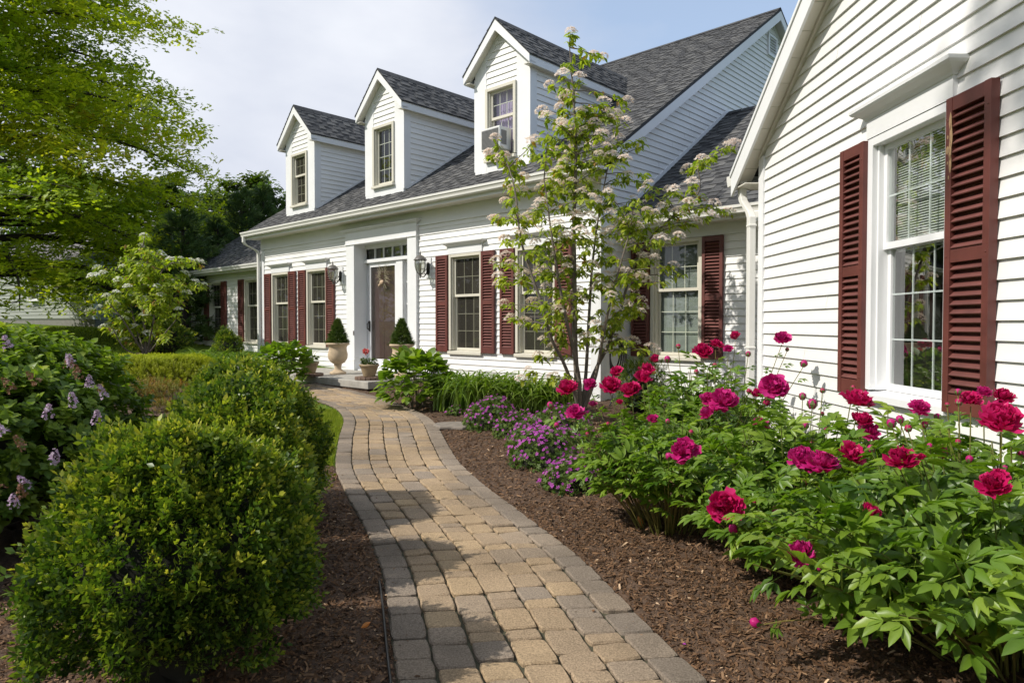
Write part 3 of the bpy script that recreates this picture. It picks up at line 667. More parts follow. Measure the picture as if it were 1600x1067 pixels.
# dormers
def dormer(cx, kind, label):
    D = MB(); y = 0.1; hwid = 0.625; zb = zr(y) - 0.02; zt = 5.64; ap = 6.44; ov = .15; ew = hwid + .135
    a, b = cx - hwid, cx + hwid; wa, wb = cx - .35, cx + .35; z0, z1 = 4.14, 5.38
    rz = lambda x: ap - .035 - abs(x - cx)            # underside line of the 45 degree roof
    # front boards
    D.ext([(a, y, zb), (wa, y, zb), (wa, y, rz(wa) - .1), (a, y, rz(a) - .1)], (0, .12, 0))
    D.ext([(wb, y, zb), (b, y, zb), (b, y, rz(b) - .1), (wb, y, rz(wb) - .1)], (0, .12, 0))
    D.ext([(wa, y + .002, zb), (wb, y + .002, zb), (wb, y + .002, z0 + .005), (wa, y + .002, z0 + .005)], (0, .1, 0))
    for s in (-1, 1):
        p, q = cx + s * .37, cx
        D.ext([(p, y + .001, rz(p) - .1), (q, y + .001, rz(q) - .1), (q, y + .001, rz(q) - .23), (cx + s * .352, y + .001, rz(cx + s * .352) - .21)], (0, .05, 0))
        # rake fascia + soffit
        e = cx + s * ew
        D.ext([(e, y - ov, rz(e) + .01), (cx, y - ov, rz(cx) + .01), (cx, y - ov, rz(cx) - .17), (e, y - ov, rz(e) - .12)], (0, .022, 0))
        D.ext([(e, y - ov + .023, rz(e) - .105), (cx, y - ov + .023, rz(cx) - .105), (cx, y - ov + .023, rz(cx) - .085), (e, y - ov + .023, rz(e) - .085)], (0, ov - .024, 0), 1)
        # side eave fascia + soffit
        f = e; ya = y - ov + .023; yb = 3.2
        D.box(min(f, f - s * .02), max(f, f - s * .02), ya, yb, rz(e) - .13, rz(e) + .005)
        D.box(min(f - s * .02, cx + s * hwid), max(f - s * .02, cx + s * hwid), ya, yb, rz(e) - .12, rz(e) - .11, 1)
    # side corner board
    D.box(b, b + .02, y, y + .16, zr(y + .1), zt - .03); D.box(a - .02, a, y, y + .16, zr(y + .1), zt - .03)
    o = D.build('dormer', [M_TRIM, M_SOFFIT], house); o['label'] = label
    # gable siding panel
    sm = siding('dormer_siding', Matrix.Translation((0, y + .02, 0)), z1 - .02, 6.2, lambda z: max(wa, cx - (rz(cx) - .16 - z)), lambda z: min(wb, cx + (rz(cx) - .16 - z))); sm.parent = o
    ss = siding('dormer_siding', side(b, y), zr(y) - .05, zt - .02, lambda z: .16, lambda z: 3.2); ss.parent = o
    f = MB(); f.box(a, a + .01, y + .1, 3.2, zr(y), zt); f.ext([(b + .003, y + .16, zr(y + .16) + .012), (b + .003, 2.58, zr(2.58) + .012), (b + .003, 2.58, zr(2.58) + .06), (b + .003, y + .16, zr(y + .16) + .06)], (.022, 0, 0)); fo = f.build('flashing', M_TRIM, o)
    # roof
    R = MB(); yr = 3.95
    for s in (-1, 1):
        e = cx + s * (ew + .015)
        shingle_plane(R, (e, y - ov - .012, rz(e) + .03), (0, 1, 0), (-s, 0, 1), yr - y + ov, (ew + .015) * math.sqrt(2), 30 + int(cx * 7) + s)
        R.ext([(e, y - ov - .01, rz(e) + .028), (cx, y - ov - .01, rz(cx) + .028), (cx, y - ov - .01, rz(cx) + .0105), (e, y - ov - .01, rz(e) + .0105)], (0, yr - y + ov, 0), 0, .1)
        for i in range(17):
            p = y - ov + i * .235; R.face([(cx, p, rz(cx) + .05), (cx, p + .225, rz(cx) + .05), (cx + s * .13, p + .225, rz(cx) - .082), (cx + s * .13, p, rz(cx) - .082)], 0, rnd.uniform(.1, .5))
    R.build('dormer_roof', M_ROOF, o, tint=True)
    T = Matrix.Translation((0, y, 0))
    if kind == 'single': w = window(cx, T, z0, z1, .7, single=True, parent=o, glass=M_GLASS)
    elif kind == 'ac': w = window(cx, T, z0, z1, .7, parent=o, curtain=True, glass=M_GLASS)
    else: w = window(cx, T, z0, z1, .7, parent=o)
    # window pieces one level up: house > dormer > window, sash, pane
    for ch in list(w.children): ch.parent = o
    return o
dormer(-8.6, 'double', 'farthest gabled dormer with a double hung window')
dormer(-5.35, 'single', 'middle gabled dormer above the door with a twelve pane window')
dormer(-2.1, 'ac', 'nearest gabled dormer with an air conditioner in its window')
# air conditioner
acx, acy, acz = -2.1, 0.1, 4.27
ac = thing('air_conditioner', 'white window air conditioner with grey grille sticking out of the nearest dormer', 'air conditioner', hw(acx, acy, acz), HR)
mb = MB(); mb.box(-.215, .215, -.26, .02, 0, .36); mb.build('case', M_ACW, ac, bevel=.012)
mb = MB(); mb.box(-.19, .19, -.262, -.255, .03, .33)
for i in range(15): z = .035 + i * .0195; mb.box(-.19, .19, -.272, -.262, z, z + .009)
mb.build('grille', M_GRILLE, ac)
mb = MB()
for s in (1,):
    mb.box(.213, .218, -.22, -.1, .07, .3)
    for i in range(9): mb.box(.218, .223, -.22, -.1, .075 + i * .025, .085 + i * .025)
mb.build('side_vent', M_GRILLE, ac)
# ------------------------------------------------------------------ ground, beds, path
nr = np.random.default_rng(11)
def ghv(x, y): return np.clip((y - 3) * 0.035, 0, 0.28) + np.clip(np.minimum(y, 75) - 11, 0, None) * 0.055
def grid_mesh(name, X, Y, Z, mat, uvs=None, smooth=True):
    n, m = X.shape; V = np.stack([X, Y, Z], -1).reshape(-1, 3)
    i = np.arange(n * m).reshape(n, m); F = np.stack([i[:-1, :-1], i[1:, :-1], i[1:, 1:], i[:-1, 1:]], -1).reshape(-1, 4)
    return link(name, np_mesh(name, V, [F], None, smooth), mat)
M_LAWN, t, b = newmat('lawn'); b.inputs['Roughness'].default_value = 0.9; b.inputs['Specular IOR Level'].default_value = 0.1
n1 = noise(t, 0.7, 5, 0.6); n2 = noise(t, 60, 4, 0.7)
r1 = ramp(t, n1.outputs['Fac'], [(0.3, (0.075, 0.13, 0.014)), (0.7, (0.12, 0.18, 0.022))]); r2 = ramp(t, n2.outputs['Fac'], [(0.3, (.55,) * 3), (.7, (1.3,) * 3)])
mm = node(t, 'ShaderNodeMixRGB', blend_type='MULTIPLY'); mm.inputs['Fac'].default_value = 1
t.links.new(r1.outputs['Color'], mm.inputs['Color1']); t.links.new(r2.outputs['Color'], mm.inputs['Color2']); t.links.new(mm.outputs['Color'], b.inputs['Base Color']); bump(t, n2.outputs['Fac'], b, .8, .03)
gx = np.concatenate([-np.geomspace(8, 420, 26)[::-1], np.linspace(-7.6, 7.6, 39), np.geomspace(8, 420, 26)])
gy = np.concatenate([[-300, -120, -50, -25, -12, -6], np.linspace(-3, 11, 29), np.linspace(11.5, 40, 40), np.geomspace(42, 600, 22)])
X, Y = np.meshgrid(gx, gy, indexing='ij')
tag(grid_mesh('ground', X, Y, ghv(X, Y), M_LAWN), kind='structure')

def crv(pts, t):
    """Catmull-Rom through pts at t in 0..len-1"""
    P = np.array(pts, float); t = np.asarray(t, float); n = len(P)
    i = np.clip(np.floor(t).astype(int), 0, n - 2); f = (t - i)[..., None]
    p0 = P[np.maximum(i - 1, 0)]; p1 = P[i]; p2 = P[i + 1]; p3 = P[np.minimum(i + 2, n - 1)]
    return 0.5 * (2 * p1 + (p2 - p0) * f + (2 * p0 - 5 * p1 + 4 * p2 - p3) * f ** 2 + (3 * p1 - p0 - 3 * p2 + p3) * f ** 3)
PL = [(0.12, -0.8), (-0.02, 0.6), (-0.2, 1.6), (-0.46, 2.67), (-0.71, 3.7), (-0.98, 4.49), (-1.3, 5.3), (-1.6, 6.15), (-1.88, 7.36), (-2.16, 8.7), (-2.6, 9.75), (-3.4, 10.75), (-4.4, 11.8), (-5.4, 12.9)]
PR = [(1.3, -0.8), (1.17, 0.7), (0.98, 1.8), (0.72, 2.8), (0.43, 3.85), (0.12, 4.68), (-0.18, 5.42), (-0.47, 6.25), (-0.72, 7.35), (-0.98, 8.5), (-1.38, 9.4), (-1.95, 10.4), (-2.55, 11.2), (-3.6, 12.2)]
NP_ = len(PL) - 1
def pathpt(t, q):
    a = crv(PL, t); b2 = crv(PR, t); return a + (b2 - a) * np.asarray(q)[..., None]
T_, Q_ = np.meshgrid(np.linspace(0, NP_, 130), np.linspace(0, 1, 12), indexing='ij')
p = pathpt(T_.ravel(), Q_.ravel()).reshape(*T_.shape, 2)
tag(grid_mesh('path_base', p[..., 0], p[..., 1], ghv(p[..., 0], p[..., 1]) + 0.014, M_SAND), kind='structure')
# pavers
mb = MB(); r = random.Random(5)
edges = [0, .137, .283, .427, .57, .714, .862, 1.0]
dense = np.linspace(0, NP_, 1500)
for ln in range(7):
    q0, q1 = edges[ln], edges[ln + 1]; qc = (q0 + q1) / 2
    c = pathpt(dense, np.full(len(dense), qc)); s = np.concatenate([[0], np.cumsum(np.linalg.norm(np.diff(c, axis=0), axis=1))])
    pos = r.uniform(0, .12)
    while pos < s[-1] - .3:
        ln_ = r.choice([.095, .095, .16, .165, .165, .215, .235]) if 0 < ln < 6 else r.choice([.15, .165, .2, .23])
        ta, tb = np.interp([pos, pos + ln_], s, dense); pos += ln_
        if c[np.searchsorted(s, min(pos, s[-1] - .01))][1] > 12.6: break
        g = r.uniform(.003, .006); L_ = float(ln_); ga = g / L_; gb = g / .165
        per = []
        NS = 5
        for k in range(NS): per.append((k / NS, 0))
        for k in range(NS): per.append((1, k / NS))
        for k in range(NS): per.append((1 - k / NS, 1))
        for k in range(NS): per.append((0, 1 - k / NS))
        cut = .10; top = []; mid = []
        base = r.gauss(0, .0026); tx, ty = r.gauss(0, .0045), r.gauss(0, .004)
        for (u, v) in per:
            cu = max(0, cut - min(u, 1 - u)) * .5; cv = max(0, cut - min(v, 1 - v)) * .5
            if min(u, 1 - u) < .001 and min(v, 1 - v) < .001: u += (.035 if u < .5 else -.035); v += (.035 if v < .5 else -.035)
            u2 = ga + u * (1 - 2 * ga) + r.uniform(-.012, .012); v2 = gb + v * (1 - 2 * gb) + r.uniform(-.014, .014)
            tt = ta + (tb - ta) * v2; qq = q0 + (q1 - q0) * u2
            w = pathpt(np.array([tt]), np.array([qq]))[0]; mid.append((w[0], w[1]))
        cx = sum(m_[0] for m_ in mid) / len(mid); cy = sum(m_[1] for m_ in mid) / len(mid)
        zc_ = gh(cx, cy) + .034 + base
        n = len(mid); vs = []
        for (x, y) in mid: vs.append((x, y, gh(x, y) + .008))
        for (x, y) in mid: vs.append((x, y, zc_ - .007 + tx * (x - cx) * 6 + (gh(x, y) - gh(cx, cy))))
        for (x, y) in mid:
            dx, dy = cx - x, cy - y; d = math.hypot(dx, dy); k = .007 / d
            vs.append((x + dx * k, y + dy * k, zc_ + tx * (x - cx) * 6 + ty * (y - cy) * 6 + (gh(x, y) - gh(cx, cy)) + r.uniform(-.0008, .0008)))
        fs = [(i, (i + 1) % n, n + (i + 1) % n, n + i) for i in range(n)] + [(n + i, n + (i + 1) % n, 2 * n + (i + 1) % n, 2 * n + i) for i in range(n)] + [tuple(range(2 * n, 3 * n))]
        if ln in (0, 6): tint = r.uniform(.02, .36)
        else: tint = r.choice([r.uniform(.6, 1), r.uniform(.42, .85), r.uniform(.42, .85), r.uniform(.42, .85), r.uniform(.2, .42)])
        mb.mesh(vs, fs, 0, tint)
tag(mb.build('brick_path', M_PAVER, tint=True), kind='structure')

def bed(name, A, B, n, m, amp=.05, lift=.022):
    t = np.linspace(0, 1, n); q = np.linspace(0, 1, m)
    a = crv(A, t * (len(A) - 1)); b2 = crv(B, t * (len(B) - 1))
    P = a[:, None] + (b2 - a)[:, None] * q[None, :, None]
    hump = np.sin(np.pi * np.clip(q, 0, .5))[None, :] * amp
    no = nr.normal(0, .006, (n, m)); no[:, 0] = -.008
    Z = ghv(P[..., 0], P[..., 1]) + lift + hump + no
    tag(grid_mesh(name, P[..., 0], P[..., 1], Z, M_MULCH, smooth=True), kind='structure')
    return P, Z
RB = [(2.6, -0.8), (2.62, 1.2), (2.64, 2.6), (2.62, 3.8), (2.55, 5.0), (2.45, 6.3), (2.6, 7.2), (3.3, 7.9), (3.4, 8.8), (2.2, 9.6), (1.0, 10.6), (-.2, 11.3), (-1.2, 12.2), (-2.0, 13.0)]
bP, bZ = bed('mulch_bed', PR, RB, 260, 90)
LA = PL[:8]; LB = [(-4.6, -1), (-4.7, 0.6), (-4.8, 1.6), (-4.9, 2.7), (-4.9, 3.7), (-4.7, 4.5), (-4.2, 5.4), (-3.2, 6.3)]
cP, cZ = bed('mulch_bed', LA, LB, 150, 90, .03)
IA = [(-4.0, 8.6), (-3.6, 9.5), (-3.6, 10.6), (-4.3, 11.5), (-5.2, 12.6), (-6.0, 13.8)]; IB = [(-5.9, 8.9), (-6.9, 9.6), (-8.2, 11), (-9.6, 13), (-9.9, 15), (-9.4, 17.5)]
dP, dZ = bed('mulch_bed', IA, IB, 60, 60, .05)
# bark chips
def chips(P, Z, n, seed):
    g = np.random.default_rng(seed); a, b2 = P.shape[:2]
    y = P[..., 1]; w = np.where(y < 5, 1.0, np.where(y < 8, .5, .2)); w = w * np.where(y < 1.7, .03, 1); ar = np.ones_like(y)
    d = np.linalg.norm(np.diff(P, axis=1, append=P[:, -1:]), axis=-1) * np.linalg.norm(np.diff(P, axis=0, append=P[-1:]), axis=-1)
    w = (w * d).ravel(); w /= w.sum(); k = g.choice(a * b2, n, p=w)
    i, j = np.unravel_index(k, (a, b2)); i2 = np.minimum(i + 1, a - 1); j2 = np.minimum(j + 1, b2 - 1); f, h = g.random((2, n))
    f = f[:, None]; h = h[:, None]
    pos = P[i, j] * (1 - f) * (1 - h) + P[i2, j] * f * (1 - h) + P[i, j2] * (1 - f) * h + P[i2, j2] * f * h
    z = Z[i, j] * (1 - f[:, 0]) * (1 - h[:, 0]) + Z[i2, j] * f[:, 0] * (1 - h[:, 0]) + Z[i, j2] * (1 - f[:, 0]) * h[:, 0] + Z[i2, j2] * f[:, 0] * h[:, 0]
    return np.column_stack([pos, z])
CH = (np.array([(-.5, -.5, 0), (.5, -.42, 0), (.55, .1, .06), (.46, .5, 0), (-.48, .46, 0), (-.58, 0, .07)]), [(0, 1, 2, 5), (5, 2, 3, 4)], np.zeros(6))
def chipobj(P, Z, n, seed):
    g = np.random.default_rng(seed + 50); pos = chips(P, Z, n, seed); n = len(pos); az = g.uniform(0, 6.28, n); ti = g.normal(0, .38, n)
    d = np.column_stack([np.cos(az), np.sin(az), ti]); up = np.column_stack([g.normal(0, .4, n), g.normal(0, .4, n), np.ones(n)])
    R = frames(d, up); ln = np.clip(g.lognormal(math.log(.0115), .68, n), .004, .06); wd = np.minimum(ln * g.uniform(.18, .5, n), .009)
    R = R * np.stack([wd, ln, ln], -1)[:, None, :]
    pos[:, 2] += g.uniform(.0, .009, n)
    tint = g.beta(1.4, 2.0, n) * .9; tint[g.random(n) < .012] = 1
    o = link('bark_chips', scat('bark_chips', CH, pos, R, 1.0, tint), M_CHIP); tag(o, 'shredded dark brown bark mulch covering the bed', 'mulch', kind='stuff')
    return o
o = chipobj(bP[:, :70], bZ[:, :70], 120000, 1); o['label'] = 'shredded brown bark mulch over the bed right of the brick path'
o = chipobj(cP[:, :45], cZ[:, :45], 60000, 2); o['label'] = 'shredded brown bark mulch under the boxwoods left of the path'
o = chipobj(dP, dZ, 9000, 3); o['label'] = 'dry bark mulch around the small reddish shrubs in the island bed'

# bits of bark kicked onto the pavers
g_ = np.random.default_rng(77); n_ = 420; tt_ = g_.uniform(1.5, 9, n_); qq_ = np.where(g_.random(n_) < .5, g_.beta(1, 6, n_), 1 - g_.beta(1, 5, n_))
pp_ = pathpt(tt_, qq_); az_ = g_.uniform(0, 6.28, n_); ln_2 = np.clip(g_.lognormal(math.log(.008), .5, n_), .003, .03)
R_ = frames(np.column_stack([np.cos(az_), np.sin(az_), g_.normal(0, .1, n_)]), np.column_stack([g_.normal(0, .2, n_), g_.normal(0, .2, n_), np.ones(n_)])) * np.stack([ln_2 * .4, ln_2, ln_2], -1)[:, None, :]
tag(link('bark_crumbs', scat('bark_crumbs', CH, np.column_stack([pp_, ghv(pp_[:, 0], pp_[:, 1]) + .036]), R_, 1.0, g_.beta(1.5, 2, n_)), M_CHIP), 'stray crumbs of bark scattered over the brick path', 'mulch', kind='stuff')
# lawn blades close enough to read
M_BLADE = leafmat('grass_blade', [(0.11, 0.17, 0.016), (0.17, 0.235, 0.024), (0.26, 0.3, 0.045)], .6, .35, .2)
BL = (np.array([(-.5, 0, 0), (.5, 0, 0), (.3, .6, -.03), (-.3, .6, -.03), (0, 1, -.15)]), [(0, 1, 2, 3), (3, 2, 4)], np.zeros(5))
def grass(name, pts, seed, h=(.035, .07), label=None):
    g = np.random.default_rng(seed); n = len(pts); az = g.uniform(0, 6.28, n)
    d = np.column_stack([np.cos(az) * .6, np.sin(az) * .6, np.ones(n)]) + g.normal(0, .2, (n, 3)); up = np.column_stack([np.cos(az), np.sin(az), np.full(n, .2)])
    R = frames(d, up); hh = g.uniform(*h, n); R = R * np.stack([np.full(n, .0045) * (1 + pts[:, 1] / 12), hh, hh], -1)[:, None, :]
    P = np.column_stack([pts, ghv(pts[:, 0], pts[:, 1]) + .001])
    tag(link(name, scat(name, BL, P, R, 1.0, g.beta(2, 2, n)), M_BLADE), label, 'grass', kind='stuff')
def inpoly(p, poly):
    x, y = p[:, 0], p[:, 1]; c = np.zeros(len(p), bool); n = len(poly)
    for i in range(n):
        x1, y1 = poly[i]; x2, y2 = poly[(i + 1) % n]
        c ^= ((y1 > y) != (y2 > y)) & (x < (x2 - x1) * (y - y1) / (y2 - y1 + 1e-12) + x1)
    return c
def sample(poly, n, seed):
    g = np.random.default_rng(seed); a = np.array(poly); p = g.uniform(a.min(0), a.max(0), (n, 2)); return p[inpoly(p, poly)]
lp = sample([(-3.2, 6.2), (-1.63, 6.15), (-1.88, 7.3), (-2.14, 8.6), (-2.45, 9.4), (-3.4, 9.4), (-3.9, 8.2)], 60000, 4)
lp2 = sample([(-5.4, 5.2), (-4.4, 5.6), (-3.2, 6.3), (-3.9, 8.6), (-5.9, 8.8), (-7, 8), (-7.5, 6)], 60000, 5)
grass('lawn_grass', lp, 6, label='sunny strip of short grass between boxwoods and brick path')
grass('lawn_grass', lp2, 7, label='patch of short grass behind the lilac and front boxwood')
lp3 = sample([(-9.5, 13), (-11, 12), (-18, 15), (-22, 30), (-8, 30), (-9, 20)], 60000, 8)
grass('lawn_grass', lp3, 9, (.05, .09), label='broad back lawn running up to the neighbouring house')

# edging hose along the path, stray leaves, stepping stone
hp = [pathpt(np.array([t]), np.array([-.02]))[0] for t in np.linspace(2.3, 3.9, 30)]
mb = MB(); mb.tube([(q[0], q[1], gh(q[0], q[1]) + .033) for q in hp], .007, 8)
tag(mb.build('drip_hose', M_METAL, smooth=True), 'thin black drip hose along the left edge of the path', 'hose')
M_ORL = leafmat('orange_leaf', [(0.45, 0.13, 0.02), (0.6, 0.3, 0.12)], .6, .2)
for (px, py, Y, a, s, lab) in ((564, 980, 3.05, .4, .05, 'small orange fallen leaf on the mulch left of the path'), (1003, 850, 4.4, 1.9, .085, 'pale orange curled fallen leaf standing in the mulch by the peonies')):
    q = at(px, py, Y); z = gh(q.x, q.y) + .05
    mb = MB(); k = 8
    d = Vector((math.cos(a), math.sin(a) * .3, .55 if s < .07 else 1.2)).normalized(); e = Vector((-.2, -.9, .2)).normalized().cross(d)
    for i in range(k):
        w0 = math.sin(math.pi * i / k) * .22 * s; w1 = math.sin(math.pi * (i + 1) / k) * .22 * s
        p0 = Vector((q.x, q.y, z)) + d * s * i / k; p1 = Vector((q.x, q.y, z)) + d * s * (i + 1) / k; up = Vector((0, -.012, 0))
        mb.face([p0 - e * w0, p0 + up * .3, p1 + up * .3, p1 - e * w1], 0, .3); mb.face([p0 + up * .3, p0 + e * w0, p1 + e * w1, p1 + up * .3], 0, .7)
    tag(mb.build('fallen_leaf', M_ORL, tint=True), lab, 'leaf')
mb = MB(); q = at(716, 652, 8.1); r = random.Random(8); z = gh(q.x, q.y)
pts = [(q.x + math.cos(t) * .33 * r.uniform(.88, 1.1), q.y + math.sin(t) * .24 * r.uniform(.85, 1.1), z + .02) for t in [2 * math.pi * i / 14 for i in range(14)]]
mb.ext(pts, (0, 0, .04)); tag(mb.build('stepping_stone', plain('brown_grey_stone', (.2, .17, .14), .9, .25, 12, bmp=.5, bscale=50), bevel=.012), 'flat grey stepping stone lying in the mulch between daylilies and cranesbill', 'stone')

# ------------------------------------------------------------------ porch, lanterns, pots
porch = thing('porch_step', 'low grey stone porch step on a brick base in front of the door', 'step', HO, HR)
zt_ = .485
mb = MB(); mb.box(-7.6, -3.48, -1.6, -.1, zt_ - .125, zt_); mb.build('slab', M_STONE, porch, bevel=.012)
mb = MB()
for row in range(3):
    x = -7.5 + (row % 2) * .1
    while x < -3.6:
        mb.box(x, min(x + .2, -3.53), -1.55, -1.3, .13 + row * .078, .203 + row * .078, 0, r.random()); x += .206
    y = -1.298
    while y < -.15: mb.box(-3.73, -3.53, y, min(y + .2, -.12), .13 + row * .078, .203 + row * .078); y += .206
mb.build('riser', M_BRICK, porch, bevel=.006)

def lantern(x, z, label):
    y0 = -.03; o = thing('wall_lantern', label, 'lantern', hw(x, 0, z), HR, 'lanterns beside the front door')
    mb = MB(); mb.box(-.075, .075, -.035, -.0165, -.2, .17); mb.build('mounting_block', M_TRIM, o, bevel=.004)
    mb = MB(); mb.lathe([(.001, -.125), (.03, -.118), (.045, -.08), (.05, 0), (.045, .07), (.025, .1), (.001, .105)], 16, (0, 0, 0)); v = [(a * 1., -.04 + b * .35, c - .02) for a, b, c in mb.v]; mb.v = v
    mb.tube([(0, -.05, -.05), (0, -.09, -.14), (0, -.14, -.185), (0, -.2, -.18), (0, -.225, -.13), (0, -.22, -.1)], .011, 8)
    mb.tube([(0, -.05, -.02), (0, -.1, -.06), (0, -.12, -.11), (0, -.1, -.15)], .007, 6)
    mb.build('arm', M_METAL, o, smooth=True)
    c = (0, -.22, 0)
    mb = MB(); mb.lathe([(.004, -.215), (.012, -.2), (.008, -.175), (.02, -.15), (.035, -.135), (.055, -.125)], 16, c)
    mb.lathe([(.118, .105), (.122, .115), (.105, .135), (.085, .165), (.06, .185), (.03, .198), (.022, .2), (.012, .215), (.016, .23), (.008, .25), (.003, .285)], 16, c)
    for k in range(6):
        a = k * math.pi / 3 + .2; pr = [(.055, -.125), (.085, -.07), (.102, 0), (.106, .06), (.1, .108)]
        mb.tube([(c[0] + rr * math.cos(a), c[1] + rr * math.sin(a), zz) for rr, zz in pr], .0055, 6)
    mb.build('cage', M_PEWTER, o, smooth=True)
    mb = MB(); mb.lathe([(.05, -.122), (.08, -.07), (.097, 0), (.101, .06), (.095, .104)], 18, c); mb.build('globe', M_LGLASS, o, smooth=True)
    mb = MB(); mb.lathe([(.014, -.12), (.014, 0), (.02, .03), (.012, .06), (.002, .075)], 12, c); mb.build('bulb', M_BULB, o, smooth=True)
lantern(-6.72, 2.47, 'black wall lantern left of the front door')
lantern(-3.83, 2.47, 'black wall lantern between the front door and the nearest pair of windows')

# wreath on the door
wr_ = thing('door_wreath', 'twiggy dried wreath with a pale bow hanging on the storm door', 'wreath', hw(-5.56, .215, 2.36), HR)
M_TWIG = plain('dried_twig', (0.33, 0.29, 0.2), .8, .3, 40); M_BOW = plain('pale_bow', (.5, .36, .24), .7, .2, 20)
segs = []; r = random.Random(2)
for i in range(90):
    a = r.uniform(0, 6.28); rr = r.gauss(.1, .02); L0 = r.uniform(.05, .2); p = Vector((math.cos(a) * rr * .9, r.uniform(-.02, .005), math.sin(a) * rr * 1.1 + .03))
    d = Vector((math.cos(a + r.uniform(-.9, .9)), 0, math.sin(a + r.uniform(-.9, .9)) + (.35 if r.random() < .5 else -.1))).normalized()
    segs.append(([p, p + d * L0 * .5 + Vector((0, -.006, 0)), p + d * L0], [.0035, .003, .0015]))
link('twigs', tubes_np('twigs', segs, 4), M_TWIG, wr_)
mb = MB(); mb.lathe([(.004, -.06), (.04, -.045), (.05, 0), (.035, .04), (.004, .05)], 10); mb.v = [(a * 1.3 + c * .3, b * .4 - .035, c * .8 - .08) for a, b, c in mb.v]; mb.ext([(-.04, -.03, -.1), (-.13, -.03, -.13), (-.12, -.03, -.17), (-.03, -.03, -.12)], (0, .008, 0)); mb.build('bow', M_BOW, wr_, smooth=True)

M_SPRUCE = leafmat('dwarf_spruce', [(0.03, 0.07, 0.014), (0.07, 0.125, 0.024), (0.13, 0.19, 0.04)], .6, .1, .25)
NEED = (np.array([(-.06, 0, 0), (.06, 0, 0), (0, 1, 0)]), [(0, 1, 2)], np.zeros(3))
rs_ = random.Random(4)
NTUFT = combine([(NEED, dirs((rs_.gauss(0, .55), 1, rs_.gauss(0, .55)), (rs_.gauss(0, 1), rs_.gauss(0, 1), 1)), (0, rs_.uniform(0, .4), 0), rs_.uniform(.5, .8), rs_.uniform(-.15, .15)) for _ in range(16)])
def urn(px, py, Y, label, label2):
    q = at(px, py, Y); q = HM.inverted() @ q; q = hw(q.x, q.y, zt_ + .001)
    o = thing('urn', label, 'urn', q, 0, 'tall urns beside the front door')
    mb = MB(); mb.lathe([(.15, 0), (.155, .02), (.14, .045), (.1, .06), (.07, .085), (.06, .13), (.075, .17), (.07, .185), (.13, .225), (.175, .29), (.185, .37), (.165, .45), (.165, .5), (.18, .535), (.215, .555), (.222, .57), (.215, .585), (.195, .59), (.18, .575), (.16, .54), (.001, .54)], 36)
    for k in range(12):
        pass
    mb.build('bowl', M_URN, o, smooth=True, bevel=0)
    mb = MB(); mb.lathe([(.001, .545), (.17, .56), (.001, .565)], 20); mb.build('soil', M_SOIL, o)
    s = thing('dwarf_spruce', label2, 'shrub', (q[0], q[1], q[2] + .565), rs_.uniform(0, 6), 'clipped conical spruces in the urns')
    g = np.random.default_rng(int(px)); n = 1500; z = g.random(n) ** 1.25; a = g.uniform(0, 6.28, n); R0 = .168 * (1 - z) ** .8 * (1 + .2 * np.sin(a * 4 + z * 17) + .12 * np.sin(a * 9 - z * 31)) * np.sqrt(g.uniform(.35, 1, n)) + .006
    P = np.column_stack([np.cos(a) * R0, np.sin(a) * R0, z * .43 + .01]); d = np.column_stack([np.cos(a), np.sin(a), .5 + z]) + g.normal(0, .3, (n, 3))
    link('foliage', scat('foliage', NTUFT, P, frames(d, g.normal(0, 1, (n, 3)) + (0, 0, 1)), g.uniform(.045, .085, n), g.beta(2, 2, n)), M_SPRUCE, s)
    mb = MB(); mb.tube([(0, 0, -.01), (0, 0, .38)], [.014, .004], 8); mb.build('trunk', M_DBARK, s)
urn(528, 577, 12.9, 'tall buff stone urn left of the front door', 'small conical spruce growing in the urn left of the door')
urn(628, 588, 12.1, 'tall buff stone urn right of the front door, half hidden by hydrangea leaves', 'small conical spruce growing in the urn right of the door')

